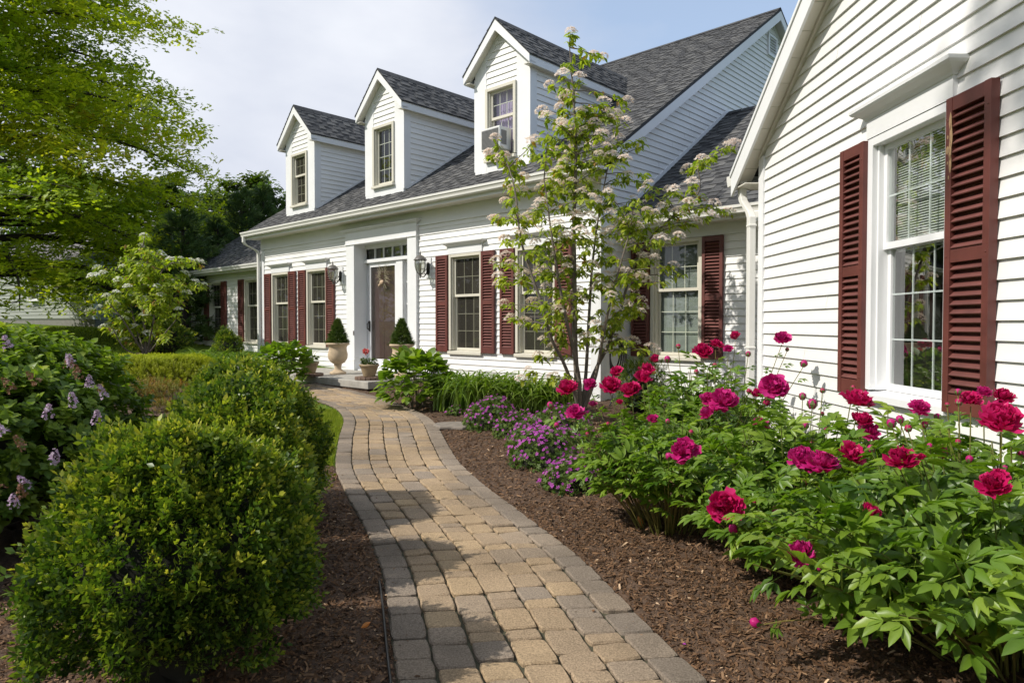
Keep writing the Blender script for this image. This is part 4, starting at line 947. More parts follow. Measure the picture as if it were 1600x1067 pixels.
M_PLEAF = leafmat('pot_leaf', [(0.02, 0.05, 0.012), (0.05, 0.1, 0.02), (0.1, 0.13, 0.03)], .45, .25)
M_BROWNL = leafmat('brown_blade', [(0.06, 0.05, 0.02), (0.1, 0.1, 0.03), (0.16, 0.17, 0.05)], .5, .25)
M_ROSE = leafmat('coral_bloom', [(0.55, 0.09, 0.09), (0.75, 0.17, 0.16), (0.8, 0.33, 0.28)], .5, .3, tboost=(1, .8, .8))
def bowl_pot(px, py, Y, label, flower):
    q = at(px, py, Y); q = HM.inverted() @ q; q = hw(q.x, q.y, zt_)
    st = thing('brick_stand', 'round brick stand under the ' + ('pot with the coral flower' if flower else 'bowl pot at the left end of the step'), 'stand', (q[0], q[1], q[2] + .001), .3, 'round brick stands on the porch step')
    mb = MB()
    for k in range(18):
        a = k * math.pi / 9; mb.ext([(rr * math.cos(a + s), rr * math.sin(a + s), 0) for rr, s in ((.14, -.15), (.245, -.155), (.245, .155), (.14, .15))], (0, 0, .05))
    mb.build('brick_ring', M_BRICK, st, bevel=.006); mb = MB(); mb.lathe([(.001, 0), (.14, 0), (.14, .044), (.001, .044)], 18); mb.build('centre', M_BRICK, st)
    o = thing('bowl_pot', label, 'flower pot', (q[0], q[1], q[2] + .052), 0, 'tan bowl pots on the porch step')
    mb = MB(); mb.lathe([(.095, 0), (.1, .01), (.115, .06), (.135, .12), (.155, .17), (.168, .18), (.17, .205), (.16, .21), (.15, .195), (.001, .19)], 30); mb.build('bowl', M_POT, o, smooth=True)
    g = np.random.default_rng(int(px) + 1)
    pl = thing('potted_plant', ('leafy potted plant with one coral bloom and thin arching blades' if flower else 'thin bladed potted plant in the bowl pot at the left end of the step'), 'plant', (q[0], q[1], q[2] + .24), 0)
    n = 170; a = g.uniform(0, 6.28, n); rr = .13 * np.sqrt(g.random(n)); P = np.column_stack([np.cos(a) * rr, np.sin(a) * rr, g.uniform(0, .12, n)]); d = np.column_stack([np.cos(a), np.sin(a), g.uniform(-.2, .9, n)])
    link('foliage', scat('foliage', leaf(.75, .1, .2), P, frames(d, g.normal(0, .4, (n, 3)) + (0, 0, 1)), g.uniform(.035, .07, n), g.beta(2, 2, n)), M_PLEAF, pl)
    segs = MB()
    for k in range(13 if flower else 12):
        a = g.uniform(0, 6.28); ln = g.uniform(.3, .62) if flower else g.uniform(.25, .5); h = g.uniform(.2, .5) if flower else g.uniform(.45, .8); pts = []; e = Vector((-math.sin(a), math.cos(a), 0)) * .0075
        P0 = [Vector((math.cos(a) * .04 + math.cos(a) * ln * s * (.5 + .5 * s), math.sin(a) * .04 + math.sin(a) * ln * s * (.5 + .5 * s), (h * s - h * .75 * s ** 2.6) * (1.0 if flower else .85))) for s in np.linspace(0, 1, 9)]
        for i in range(8): w0 = 1 - i / 8; w1 = 1 - (i + 1) / 8; segs.face([P0[i] - e * w0, P0[i] + e * w0, P0[i + 1] + e * w1, P0[i + 1] - e * w1], 0, g.random())
    segs.build('blades', M_BROWNL, pl, tint=True)
    if flower:
        nn = 60; v = norm(g.normal(0, 1, (nn, 3)) + (0, -.2, .3)); c = hw(-5, 0, 0) * 0 + Vector((-.05, -.02, .235)); PP = v * .02 + np.array(c)
        link('flower', scat('flower', leaf(.9, .15, .25), PP, frames(v + g.normal(0, .3, (nn, 3)), g.normal(0, 1, (nn, 3))), g.uniform(.04, .055, nn), g.beta(2, 2, nn)), M_ROSE, pl)
bowl_pot(484, 581, 12.4, 'tan bowl pot with thin dry blades at the left end of the step', False)
bowl_pot(577, 592, 11.6, 'tan bowl pot with a coral bloom at the front of the step', True)

# ------------------------------------------------------------------ neighbouring house
M_NROOF = plain('weathered_grey_roof', (0.13, 0.12, 0.125), .9, .2, 3, bmp=.5, bscale=14)
c0 = at(148, 511, 29.5); c1 = at(0, 505, 33.5); ang = math.atan2(c0.y - c1.y, c0.x - c1.x)
nb = thing('neighbour_house', 'pale sided house with grey roof half hidden behind the big tree', 'house', (c0.x, c0.y, gh(c0.x, c0.y) - .15), ang)
Lw = 11.0
mb = MB(); k = 0
while k * .16 < 2.5:
    z = .55 + k * .16; k += 1
    mb.face([(-Lw, -.03, z), (-.12, -.03, z), (-.12, -.008, z + .16), (-Lw, -.008, z + .16)]); mb.face([(-Lw, 0, z), (-.12, 0, z), (-.12, -.03, z), (-Lw, -.03, z)])
mb.box(-Lw, 0, 0, 7, .5, 3.05); mb.build('wall', plain('shade_darkened_siding', (0.30, 0.32, 0.29), .6, .05, 2), nb)  # wall colour darkened to carry the big tree's shade
mb = MB(); mb.box(-.12, .0, -.04, -.001, .5, 3.0); mb.box(-Lw, .05, -.35, -.0, 3.0, 3.1); mb.box(.001, .04, -.04, .12, .5, 3); mb.build('corner_board', plain('pale_blue_trim', (.55, .62, .7), .5, .05, 3), nb)
mb = MB(); mb.box(-Lw, 0, .02, 7, -.6, .5); mb.build('foundation', M_FOUND, nb)
mb = MB(); mb.ext([(-Lw - .2, -.4, 3.1), (-Lw - .2, 3.5, 5.3), (-Lw - .2, 7.4, 3.1)], (Lw + .45, 0, 0)); mb.build('roof', M_NROOF, nb)
for x in (-1.45, -4.6):
    window(x, Matrix.Translation((0, -.16, 0)), 1.35, 2.75, 1.0, mat=M_TRIM, parent=nb)
    mb = MB(); mb.box(x - .44, x + .44, -.045, -.035, 1.42, 2.7); mb.build('dark_window_backing', M_DARK, nb)  # flat dark panel stands in for the unlit room behind the panes
mb = MB(); mb.box(-2.05, -1.97, -.05, -.002, 1.4, 2.8); mb.build('window_trim', M_TRIM, nb)
# ------------------------------------------------------------------ shrubs
def rg(seed): return np.random.default_rng(seed)
def shell(g, n, bump_=.08, top=.9, seed=0):
    """directions and radii on a lumpy rounded bush of radius 1 (upper 4/5 of a ball, flattened sides)"""
    v = norm(g.normal(0, 1, (n, 3))); v[:, 2] = np.where(v[:, 2] < -.55, -v[:, 2], v[:, 2])
    f = rg(seed); k = f.normal(0, 1, (26, 3)); ph = f.uniform(0, 6.28, 26)
    b = sum(np.sin(v @ k[i] * (2.2 + i * .28) + ph[i]) / (1 + i * .06) for i in range(26)) / 5
    return v, 1 + b * bump_
BOXLEAF = leaf(.52, .05, .06, .5)
def sprig(pairs, seed, ln=.4, term=True):
    r = random.Random(seed); parts = []
    for i in range(pairs):
        y = .12 + .8 * i / pairs
        for s in (-1, 1):
            d = (s * .9, .62 + r.gauss(0, .15), .25 + r.gauss(0, .2)) if i % 2 == 0 else (r.gauss(0, .25), .62, s * .9)
            up = (0, -.4, 1) if i % 2 == 0 else (s, -.3, .3)
            parts.append((BOXLEAF, dirs(d, up), (0, y, 0), ln * (1 - .35 * i / pairs) * r.uniform(.85, 1.1), .28 * i / pairs - .1 + r.gauss(0, .04)))
    if term: parts.append((BOXLEAF, dirs((.1, 1, .1), (0, 0, 1)), (0, .86, 0), ln * .65, .3)); parts.append((BOXLEAF, dirs((-.25, 1, -.1), (0, 0, 1)), (0, .84, 0), ln * .55, .3))
    return combine(parts)
SPR = [sprig(4, 1), sprig(5, 2), sprig(4, 3)]
M_BOX = leafmat('boxwood_leaf', [(0.016, 0.04, 0.008), (0.05, 0.105, 0.016), (0.125, 0.195, 0.024), (0.26, 0.31, 0.038), (0.4, 0.4, 0.07)], .4, .34, .4)
M_INNER = plain('painted_bush_shade', (0.012, 0.013, 0.006), .95, .3, 20)  # near black core colour paints the shade in the gaps between leaves
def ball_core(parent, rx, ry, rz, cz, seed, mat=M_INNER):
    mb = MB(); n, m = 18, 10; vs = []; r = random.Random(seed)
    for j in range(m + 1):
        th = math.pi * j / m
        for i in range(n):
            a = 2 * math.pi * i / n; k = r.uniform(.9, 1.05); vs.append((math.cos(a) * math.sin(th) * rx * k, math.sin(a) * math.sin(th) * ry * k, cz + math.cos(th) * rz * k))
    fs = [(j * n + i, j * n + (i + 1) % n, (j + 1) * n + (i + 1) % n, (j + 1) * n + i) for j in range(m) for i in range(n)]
    mb.mesh(vs, fs); return mb.build('shade_core', mat, parent)
def boxwood(x, y, r, h, n, seed, label, group='rounded boxwoods beside the path', sp=.062, boxy=2.6):
    o = thing('boxwood', label, 'shrub', (x, y, gh(x, y) + .02), 0, group)
    g = rg(seed); v, b = shell(g, n, .22, seed=seed)
    dep = np.where(g.random(n) < .66, g.uniform(.95, 1.03, n), g.uniform(.8, .95, n)) + np.where(g.random(n) < .05, .05, 0)
    # superellipsoid: upright drum with rounded shoulders
    e = boxy; q = (np.abs(v) ** e).sum(1) ** (-1 / e); P = v * q[:, None]
    P = P * (b * dep)[:, None]; P[:, :2] *= (1.06 - .2 * np.clip(P[:, 2:] + .1, 0, 1) ** 1.5); P = P * np.array([r, r, h / 2]) + np.array([0, 0, h / 2])
    P[:, 2] = np.maximum(P[:, 2], .03)
    nrm = norm(v ** 1 * np.array([1 / r, 1 / r, 1.6 / h]))
    d = norm(nrm * .8 + np.array([0, 0, .55]) + g.normal(0, .33, (n, 3))); up = norm(nrm * .2 + np.array([0, 0, .6]) + g.normal(0, .5, (n, 3)))
    R = frames(d, up); clump = .5 + .5 * np.sin(P @ g.normal(0, 9, 3) + 1) * np.sin(P @ g.normal(0, 7, 3))
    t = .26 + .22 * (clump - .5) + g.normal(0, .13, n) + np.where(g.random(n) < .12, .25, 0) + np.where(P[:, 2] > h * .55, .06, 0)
    sc = sp * g.uniform(.7, 1.3, n) * np.where(g.random(n) < .06, 1.45, 1)
    for k in range(3):
        m = np.arange(n) % 3 == k
        if k == 0: V = []
        V.append((P[m], R[m], sc[m], t[m]))
    # one foliage mesh
    mes = []
    allV = []; allF = {3: [], 4: []}; allT = []; off = 0
    for k, (p_, R_, s_, t_) in enumerate(V):
        tv, tf, tt = SPR[k]; kk = len(tv)
        W_ = p_[:, None, :] + np.einsum('nij,kj->nki', R_, tv) * s_[:, None, None]
        allV.append(W_.reshape(-1, 3)); allT.append(np.clip((t_[:, None] + tt[None]).ravel(), 0, 1))
        a = np.array(tf); allF[4].append(((np.arange(len(p_)) * kk)[:, None, None] + a[None] + off).reshape(-1, 4)); off += len(p_) * kk
    link('foliage', np_mesh('foliage', np.vstack(allV), [np.vstack(allF[4])], np.concatenate(allT)), M_BOX, o)
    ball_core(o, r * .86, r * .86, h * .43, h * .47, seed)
    return o
boxwood(-1.3, 2.62, .405, .95, 5600, 1, 'large rounded boxwood in the left foreground, nearest the camera', sp=.077, boxy=2.3)
boxwood(-1.5, 3.6, .34, .92, 3000, 3, 'middle boxwood, mostly hidden behind the one nearest the camera', sp=.085, boxy=2.3)
boxwood(-1.8, 4.6, .43, 1.0, 4700, 2, 'tallest boxwood, farthest of the row beside the path', sp=.08, boxy=2.3)
p_ = at(355, 543, 14.6); boxwood(p_.x, p_.y, .24, .75, 1100, 5, 'small round boxwood in front of the low far end of the house', group=None, sp=.075, boxy=2.1)
p_ = at(250, 548, 16.5); boxwood(p_.x, p_.y, .62, .85, 1300, 6, 'dark low evergreen shrub between the white flowering shrub and the house', group=None, sp=.1, boxy=2.0)

# lilac in the left foreground
HEART = (np.array([(0, 0, 0), (.3, .2, .05), (.33, .45, .06), (.16, .8, 0), (0, 1, -.16), (-.16, .8, 0), (-.33, .45, .06), (-.3, .2, .05), (0, .25, 0), (0, .7, -.05)]), [(0, 1, 8), (0, 8, 7), (1, 2, 9, 8), (8, 9, 6, 7), (2, 3, 4, 9), (9, 4, 5, 6)], np.zeros(10))
def whorl(seed, n, T=HEART, el=.5, dr=.3, ln=(.6, 1.0), y=(.2, .9)):
    r = random.Random(seed); P = []
    for i in range(n):
        a = i * 2.4 + r.uniform(-.3, .3); yy = y[0] + (y[1] - y[0]) * i / n; d = (math.cos(a), el + r.uniform(-.2, .25), math.sin(a)); P.append((T, dirs(d, (0, 1, 0)), (0, yy, 0), r.uniform(*ln) * (1 - .25 * i / n), .12 * i / n + r.gauss(0, .05)))
    return combine(P)
M_LILAC = leafmat('lilac_leaf', [(0.03, 0.07, 0.012), (0.085, 0.16, 0.022), (0.165, 0.255, 0.03), (0.27, 0.34, 0.05)], .45, .36, .35)
M_LILF = leafmat('lilac_bloom', [(0.36, 0.22, 0.36), (0.55, 0.4, 0.54), (0.62, 0.52, 0.6)], .6, .2, tboost=(1, .9, 1))
M_SPENT = leafmat('spent_bloom', [(0.1, 0.05, 0.03), (0.22, 0.12, 0.08), (0.3, 0.18, 0.14)], .8, .1)
lx, ly = -3.47, 4.15
lil = thing('lilac_bush', 'broad lilac bush with fading pale purple blooms at the left edge', 'shrub', (lx, ly, gh(lx, ly)))
g = rg(21); n = 4200; v, b = shell(g, n, .13, seed=4); dep = np.where(g.random(n) < .7, g.uniform(.94, 1.04, n), g.uniform(.72, .94, n))
P = v * (b * dep)[:, None] * np.array([1.0, 1.0, .65]) + np.array([0, 0, .66]); P[:, 2] = np.maximum(P[:, 2], .06)
d = norm(v * .7 + np.array([0, 0, .75]) + g.normal(0, .3, (n, 3))); W6 = whorl(1, 6)
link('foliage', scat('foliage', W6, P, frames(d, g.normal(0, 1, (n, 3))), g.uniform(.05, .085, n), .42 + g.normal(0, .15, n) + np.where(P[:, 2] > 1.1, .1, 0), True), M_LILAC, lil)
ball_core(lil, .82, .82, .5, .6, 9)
FL4 = (np.array([(0, 0, 0), (.28, .17, .04), (.5, 0, .1), (.28, -.17, .04), (-.17, .28, .04), (0, .5, .1), (.17, .28, .04), (-.28, -.17, .04), (-.5, 0, .1), (-.28, .17, .04), (.17, -.28, .04), (0, -.5, .1), (-.17, -.28, .04)]), [(0, 3, 2, 1), (0, 6, 5, 4), (0, 9, 8, 7), (0, 12, 11, 10)], np.zeros(13))
def cluster(g, n, r, h):
    """panicle of small four petal flowers, axis +z"""
    a = g.uniform(0, 6.28, n); z = g.random(n); rr = r * (1 - z * .75) * np.sqrt(g.uniform(.5, 1, n)); P = np.column_stack([np.cos(a) * rr, np.sin(a) * rr, z * h])
    d = np.column_stack([np.cos(a), np.sin(a), np.full(n, .6)]) + g.normal(0, .3, (n, 3)); up = norm(d); y = norm(np.cross(up, g.normal(0, 1, (n, 3)))); x = np.cross(y, up)
    return P, np.stack([x, y, up], -1)
for i, (px, py, Y) in enumerate(((15, 545, 3.5), (112, 572, 3.55), (125, 588, 3.5), (115, 632, 3.35), (165, 620, 3.65), (34, 775, 3.2), (45, 762, 3.2), (107, 575, 3.6), (10, 680, 3.1), (20, 790, 3.1), (3, 768, 3.0), (75, 650, 3.2), (60, 600, 3.35), (150, 660, 3.3), (40, 700, 3.15), (85, 720, 3.2), (20, 610, 3.3), (140, 605, 3.6))):
    q = at(px, py, Y); spent = i in (2, 5, 7, 10, 12, 14, 16); Pc, Rc = cluster(g, 46, .028, .075)
    tilt = np.array(Matrix.Rotation(.5, 3, 'X') @ Matrix.Rotation(.4 * math.sin(i * 3), 3, 'Y')); Pc = Pc @ tilt.T; Rc = np.einsum('ij,njk->nik', tilt, Rc)
    ob = link('bloom', scat('bloom', FL4, Pc, Rc, g.uniform(.012, .019, 46), g.beta(2, 2, 46)), M_SPENT if spent else M_LILF, lil); ob.location = q - Vector((lx, ly, gh(lx, ly)))

# ---- peonies
LFT = leaf_long((.6, 1.0, .62), (.2, .47, .78), .38, .1, .2)
def peony_leaf(seed):
    r = random.Random(seed); P = []
    stalk = (np.array([(-.012, 0, 0), (.012, 0, 0), (.008, .42, .0), (-.008, .42, .0)]), [(0, 1, 2, 3)], np.full(4, .25))
    P.append((stalk, np.eye(3), (0, 0, 0), 1, 0))
    for base, ang, sc, tri in ((.4, 0, 1.0, 3), (.22, .85, .85, 3), (.22, -.85, .85, 3)):
        ax = Matrix.Rotation(-ang, 3, 'Z'); o = Vector((0, base, 0)); dirv = ax @ Vector((0, 1, 0)); st = o + dirv * .14 * sc
        for k in range(tri):
            a2 = ang + (k - 1) * r.uniform(.5, .7); d = Matrix.Rotation(-a2, 3, 'Z') @ Vector((0, 1, 0)); d.z = r.uniform(-.25, .12)
            P.append((LFT, dirs(d, (r.gauss(0, .22), r.gauss(0, .22), 1)), st, sc * (.5 if k == 1 else .42) * r.uniform(.9, 1.1), r.gauss(0, .05)))
    return combine(P)
PLV = [peony_leaf(i) for i in range(4)]
M_PEO = leafmat('peony_leaf', [(0.03, 0.08, 0.009), (0.082, 0.17, 0.018), (0.15, 0.255, 0.028), (0.24, 0.34, 0.055)], .4, .36, .45)
M_STEM = leafmat('peony_stem', [(0.05, 0.085, 0.02), (0.13, 0.14, 0.035), (0.2, 0.12, 0.05)], .5, 0)
M_PETAL = leafmat('peony_petal', [(0.28, 0.003, 0.045), (0.45, 0.006, 0.09), (0.58, 0.016, 0.14), (0.68, 0.04, 0.21)], .42, .35, .3, tboost=(1.25, .8, 1.0))
M_PETAL2 = leafmat('peony_petal_pink', [(0.3, 0.004, 0.085), (0.48, 0.012, 0.16), (0.6, 0.03, 0.24), (0.7, 0.08, 0.34)], .42, .35, .3, tboost=(1.2, .8, 1.05))
def petal_tmpl(seed, w, ruf):
    r = random.Random(seed); v = []; n, m = 4, 5
    for j in range(m):
        y = j / (m - 1); ww = w * math.sin(min(1, y * .9 + .12) * math.pi * .62)
        for i in range(n):
            x = (i / (n - 1) - .5) * ww * 2 * .5; z = .35 * y * y + (abs(i / (n - 1) - .5) * .5) ** 2 * .6 + (ruf * r.gauss(0, 1) if y > .6 else 0)
            v.append((x, y + (ruf * r.gauss(0, .6) if j == m - 1 else 0), z))
    f = [(j * n + i, j * n + i + 1, (j + 1) * n + i + 1, (j + 1) * n + i) for j in range(m - 1) for i in range(n - 1)]
    return (np.array(v), f, np.array([.18 * (k // n) / (m - 1) - .05 for k in range(n * m)]))
def bloom_mesh(seed, full=1.0):
    g = rg(seed); parts = []
    r = random.Random(seed)
    for ring, (n, el, ln, ww) in enumerate(((7, .12, .5, .66), (9, .42, .54, .56), (13, .75, .55, .46), (17, 1.05, .53, .38), (18, 1.32, .5, .32), (8, -.25, .4, .6))):
        for i in range(n):
            a = 2 * math.pi * i / n + ring * .5 + r.gauss(0, .15); e = (el * full + (1 - full) * 1.35) + r.gauss(0, .2)
            d = Vector((math.cos(a) * math.cos(e), math.sin(a) * math.cos(e), math.sin(e))); up = Vector((-math.cos(a) * math.sin(e), -math.sin(a) * math.sin(e), math.cos(e)))
            parts.append((petal_tmpl(seed * 100 + ring * 20 + i, ww, .05 + .022 * min(ring, 4)), dirs(d, up), Vector((math.cos(a), math.sin(a), 0)) * .05 + Vector((0, 0, -.05 + .02 * ring)), ln * r.uniform(.85, 1.12), r.uniform(.15, .75)))
    T = combine(parts)
    v = T[0].copy(); v -= np.array([0, 0, .08])
    F = [np.array(T[1])]
    me = np_mesh('flower', v, F, np.clip(T[2], 0, 1), True)
    return me
BLOOMS = [bloom_mesh(1), bloom_mesh(2), bloom_mesh(3, .82), bloom_mesh(4, .9), bloom_mesh(5, .4), bloom_mesh(6, .55)]
for i, me in enumerate(BLOOMS): me.materials.append(M_PETAL if i % 2 == 0 else M_PETAL2)
BUDM = []
M_BUDG = plain('bud_green', (0.1, 0.14, 0.035), .5, .2, 30)
for i in range(3):
    mb = MB(); op = (-.2, .15, .6)[i]
    mb.lathe([(.02, -.5), (.3, -.42), (.47, -.12), (.46, .15), (.34, .36), (.15, .47), (.02, .5)], 14, mi=0, tint=.5)
    mb.v = [(x * (1 + .1 * math.sin(5 * math.atan2(y, x) + z * 3)), y * (1 + .1 * math.sin(5 * math.atan2(y, x) + z * 3)), z) for x, y, z in mb.v]
    for k in range(5):
        a = k * 1.2566; q = .5 - op * .45
        for (z0, z1, w0, w1) in ((-.5, -.1, .12, .34), (-.1, q - .12, .34, .08)):
            def S_(z, w): rr = .57 * math.sqrt(max(.02, 1 - (z / .56) ** 2)); return [(rr * math.cos(a + s * w), rr * math.sin(a + s * w), z) for s in (-1, 1)]
            A = S_(z0, w0 * 1.5); B = S_(z1, w1 * 1.5); mb.face([A[0], A[1], B[1], B[0]], 1)
    me = bpy.data.meshes.new('bud'); me.from_pydata(mb.v, [], mb.f); me.polygons.foreach_set('material_index', mb.m); me.polygons.foreach_set('use_smooth', [True] * len(mb.f))
    a_ = me.attributes.new('tint', 'FLOAT', 'POINT'); a_.data.foreach_set('value', mb.t); me.materials.append(M_PETAL2 if i else M_PETAL); me.materials.append(M_BUDG); me.update(); BUDM.append(me)

def peony(x, y, rad_, h, nst, seed, label, flowers, leafs=.2, lean=(0, 0), stemvis=True, group='flowering peonies right of the path', vis=None):
    z0 = gh(x, y) + .04
    o = thing('peony_bush', label, 'peony', (x, y, z0), 0, group); g = rg(seed)
    segs = []; LP = []; LD = []; LT = []; LS = []
    base = Vector((x, y, z0))
    def stem(p0, p1, n, w=.0045, arch=.15):
        c = p0.lerp(p1, .5) + Vector((0, 0, arch * (p1 - p0).length)); pts = [p0 * (1 - s) ** 2 + c * 2 * s * (1 - s) + p1 * s * s for s in np.linspace(0, 1, n)]
        segs.append((pts, [w * (1 - .5 * i / n) for i in range(n)])); return pts
    def leafon(pts, f, sc, a):
        i = min(int(f * (len(pts) - 1)), len(pts) - 2); p = pts[i].lerp(pts[i + 1], f * (len(pts) - 1) - i); t = (pts[i + 1] - pts[i]).normalized()
        sd = t.cross(Vector((0, 0, 1)));
        if sd.length < .1: sd = Vector((1, 0, 0))
        sd.normalize(); s2 = t.cross(sd); d = (sd * math.cos(a) + s2 * math.sin(a)) * .9 + t * .45 + Vector((0, 0, .18)); LP.append(p); LD.append(d); LS.append(sc); LT.append(g.normal(.42, .15) + .06 * f)
    for i in range(nst):
        a = g.uniform(0, 6.28); rr = math.sqrt(g.random()); hh = h * (1.02 - .38 * rr * rr) * g.uniform(.72, 1.02)
        p0 = Vector((math.cos(a) * rr * .17 + g.normal(0, .03), math.sin(a) * rr * .17 + g.normal(0, .03), -.03)); p1 = Vector((math.cos(a) * rr * rad_ + lean[0] * rr, math.sin(a) * rr * rad_ + lean[1] * rr, hh))
        pts = stem(p0, p1, 6, .0048, .12); k = 0
        for f in np.arange(.44 + .1 * g.random(), 1.01, .12): leafon(pts, min(f, .99), leafs * g.uniform(.75, 1.15) * (1.05 - .3 * f), k * 2.4 + g.uniform(-.4, .4)); k += 1
    for (px, py, size, kind, dY) in flowers:
        Y = y + dY; w = at(px, py, Y) - base; dia = size * Y / FPX
        a = math.atan2(w.y, w.x); rr = min(math.hypot(w.x, w.y), .16); p0 = Vector((math.cos(a) * rr, math.sin(a) * rr, -.03))
        hz = Vector((w.x - p0.x, w.y - p0.y, 0)).length
        top = w - Vector((0, 0, dia * .3))
        pts = stem(p0, top, 9, .0045, .05 if hz < w.z else .22); t = (pts[-1] - pts[-2]).normalized(); k = 0
        for f in ((.3, .42, .54, .66, .78, .9) if kind == 'f' else (.35, .55, .72, .88)): leafon(pts, f, leafs * g.uniform(.55, .95) * (1.15 - .6 * f), k * 2.4 + g.uniform(0, 1)); k += 1
        if kind == 'f':
            ob = bpy.data.objects.new('flower', BLOOMS[g.integers(0, 4) if size > 23 else g.integers(2, 6)]); face = (Vector((0, 0, .75)) + t * .35 + Vector((-.12, -.5, .0)) + Vector(g.normal(0, .22, 3))).normalized(); s = dia * 1.04
        else:
            ob = bpy.data.objects.new('bud', BUDM[{'b': 0, 'o': 0, 'h': 1}[kind] if g.random() < .7 else {'b': 0, 'o': 1, 'h': 2}[kind]]); face = (t + Vector((0, 0, .5))).normalized(); s = dia * .85
        COL.objects.link(ob); ob.parent = o; ob.location = w; ob.rotation_mode = 'QUATERNION'
        ob.rotation_quaternion = face.to_track_quat('Z', 'Y') @ Matrix.Rotation(g.uniform(0, 6.28), 3, 'Z').to_quaternion(); ob.scale = (s, s, s * (.82 if kind == 'f' else 1.1))
        if kind == 'f': ob.scale = (s, s, s * g.uniform(.7, .95))
    me = tubes_np('stems', segs, 5); at_ = me.attributes.new('tint', 'FLOAT', 'POINT'); zz = np.array([v_.co.z for v_ in me.vertices]); at_.data.foreach_set('value', np.clip(.25 + .25 * np.sin(zz * 7) + .15, 0, 1).astype(np.float32))
    link('stems', me, M_STEM, o)
    LP = np.array(LP); LD = np.array(LD); n = len(LP); up = np.column_stack([g.normal(-.15, .3, n), g.normal(-.1, .3, n), np.ones(n)])
    allv = []; allt = []; f3 = []; f4 = []; off = 0; R = frames(LD, up); LS = np.array(LS); LT = np.array(LT)
    for k in range(4):
        m = np.arange(n) % 4 == k; tv, tf, tt = PLV[k]; kk = len(tv); c = m.sum()
        allv.append((LP[m][:, None] + np.einsum('nij,kj->nki', R[m], tv) * LS[m][:, None, None]).reshape(-1, 3)); allt.append((LT[m][:, None] + tt[None]).ravel())
        ofs = (np.arange(c) * kk)[:, None, None] + off
        f3.append((ofs + np.array([f for f in tf if len(f) == 3])[None]).reshape(-1, 3)); f4.append((ofs + np.array([f for f in tf if len(f) == 4])[None]).reshape(-1, 4)); off += c * kk
    link('foliage', np_mesh('foliage', np.vstack(allv), [np.vstack(f3), np.vstack(f4)], np.clip(np.concatenate(allt), 0, 1), True), M_PEO, o)
    return o
F1 = [(887, 609, 31, 'f', .1), (922, 602, 22, 'f', .4), (954, 605, 31, 'f', .2), (987, 611, 29, 'f', .1), (963, 582, 20, 'f', .5), (1010, 581, 25, 'f', .5), (1004, 592, 26, 'f', .3), (898, 645, 28, 'f', -.1), (860, 633, 13, 'h', .2), (926, 633, 16, 'f', .2), (918, 646, 11, 'h', .1), (968, 630, 14, 'f', .1), (1020, 656, 20, 'f', -.2), (1043, 658, 9, 'o', -.2), (1070, 706, 43, 'f', -.75), (1045, 713, 14, 'h', -.7), (870, 664, 10, 'h', .1), (918, 678, 8, 'o', 0), (950, 662, 7, 'b', -.1), (1080, 675, 9, 'o', -.3), (1186, 684, 7, 'b', -.2)]
F0 = [(1149, 528, 20, 'f', .2), (1099, 551, 29, 'f', 0), (1118, 539, 21, 'f', .1), (1138, 547, 16, 'f', .2), (1060, 541, 9, 'o', .1), (1043, 561, 12, 'h', 0), (1024, 564, 20, 'f', -.1), (1222, 530, 26, 'f', -.1), (1230, 546, 7, 'o', -.1), (1256, 568, 13, 'h', -.2), (1169, 553, 10, 'h', 0), (1117, 571, 9, 'o', -.1), (1088, 581, 9, 'o', -.1), (1210, 605, 40, 'f', -1.1), (1180, 617, 21, 'f', -.9), (1145, 628, 10, 'o', -.9), (1170, 611, 9, 'b', -.9), (1198, 629, 14, 'o', -1.0)]
F2 = [(1132, 791, 50, 'f', -.55), (1107, 625, 26, 'f', .6), (1132, 628, 40, 'f', .5), (1107, 648, 26, 'f', .5), (1187, 664, 26, 'f', .1), (1252, 719, 42, 'f', -.55), (1285, 726, 50, 'f', -.65), (1331, 711, 39, 'f', -.6), (1269, 631, 18, 'h', .3), (1254, 619, 13, 'h', .4), (1258, 665, 13, 'h', .1), (1292, 671, 10, 'h', 0), (1340, 629, 44, 'f', -.1), (1347, 658, 30, 'f', -.2), (1357, 678, 31, 'f', -.2), (1257, 753, 13, 'h', -.4), (1251, 780, 11, 'o', -.5), (1213, 797, 16, 'h', -.5), (1146, 826, 18, 'h', -.5), (1179, 783, 9, 'b', -.5), (1268, 691, 8, 'b', 0), (1285, 646, 7, 'b', .2), (1285, 610, 9, 'b', .2), (1333, 605, 8, 'b', 0), (1361, 800, 27, 'f', -1.2)]
F3 = [(1393, 661, 16, 'h', .5), (1406, 655, 14, 'h', .5), (1419, 669, 13, 'o', .4), (1436, 639, 31, 'f', .4), (1445, 663, 12, 'o', .4), (1465, 651, 12, 'h', .4), (1481, 664, 11, 'h', .35), (1472, 706, 22, 'b', .1), (1361, 701, 14, 'h', .4), (1407, 721, 44, 'f', -.2), (1440, 716, 16, 'f', -.2), (1517, 626, 30, 'f', .1), (1537, 615, 23, 'f', .2), (1566, 622, 29, 'f', 0), (1564, 636, 26, 'f', 0), (1563, 658, 59, 'f', -.25), (1498, 628, 13, 'o', .1), (1497, 612, 11, 'h', .1), (1551, 760, 42, 'f', -.5), (1560, 745, 26, 'f', -.45), (1570, 731, 10, 'h', -.1), (1515, 717, 13, 'h', 0), (1596, 710, 14, 'h', -.1), (1497, 690, 10, 'b', .1), (1453, 697, 11, 'o', .1), (1253, 866, 40, 'f', -.25), (1281, 887, 12, 'h', -.1), (1180, 972, 19, 'h', -.05), (1338, 852, 10, 'h', -.1), (1428, 710, 9, 'b', .2), (1480, 632, 8, 'b', .2)]
peony(1.56, 5.35, .55, 1.0, 64, 31, 'tall peony bush farthest back by the house corner downspout', F0, .22)
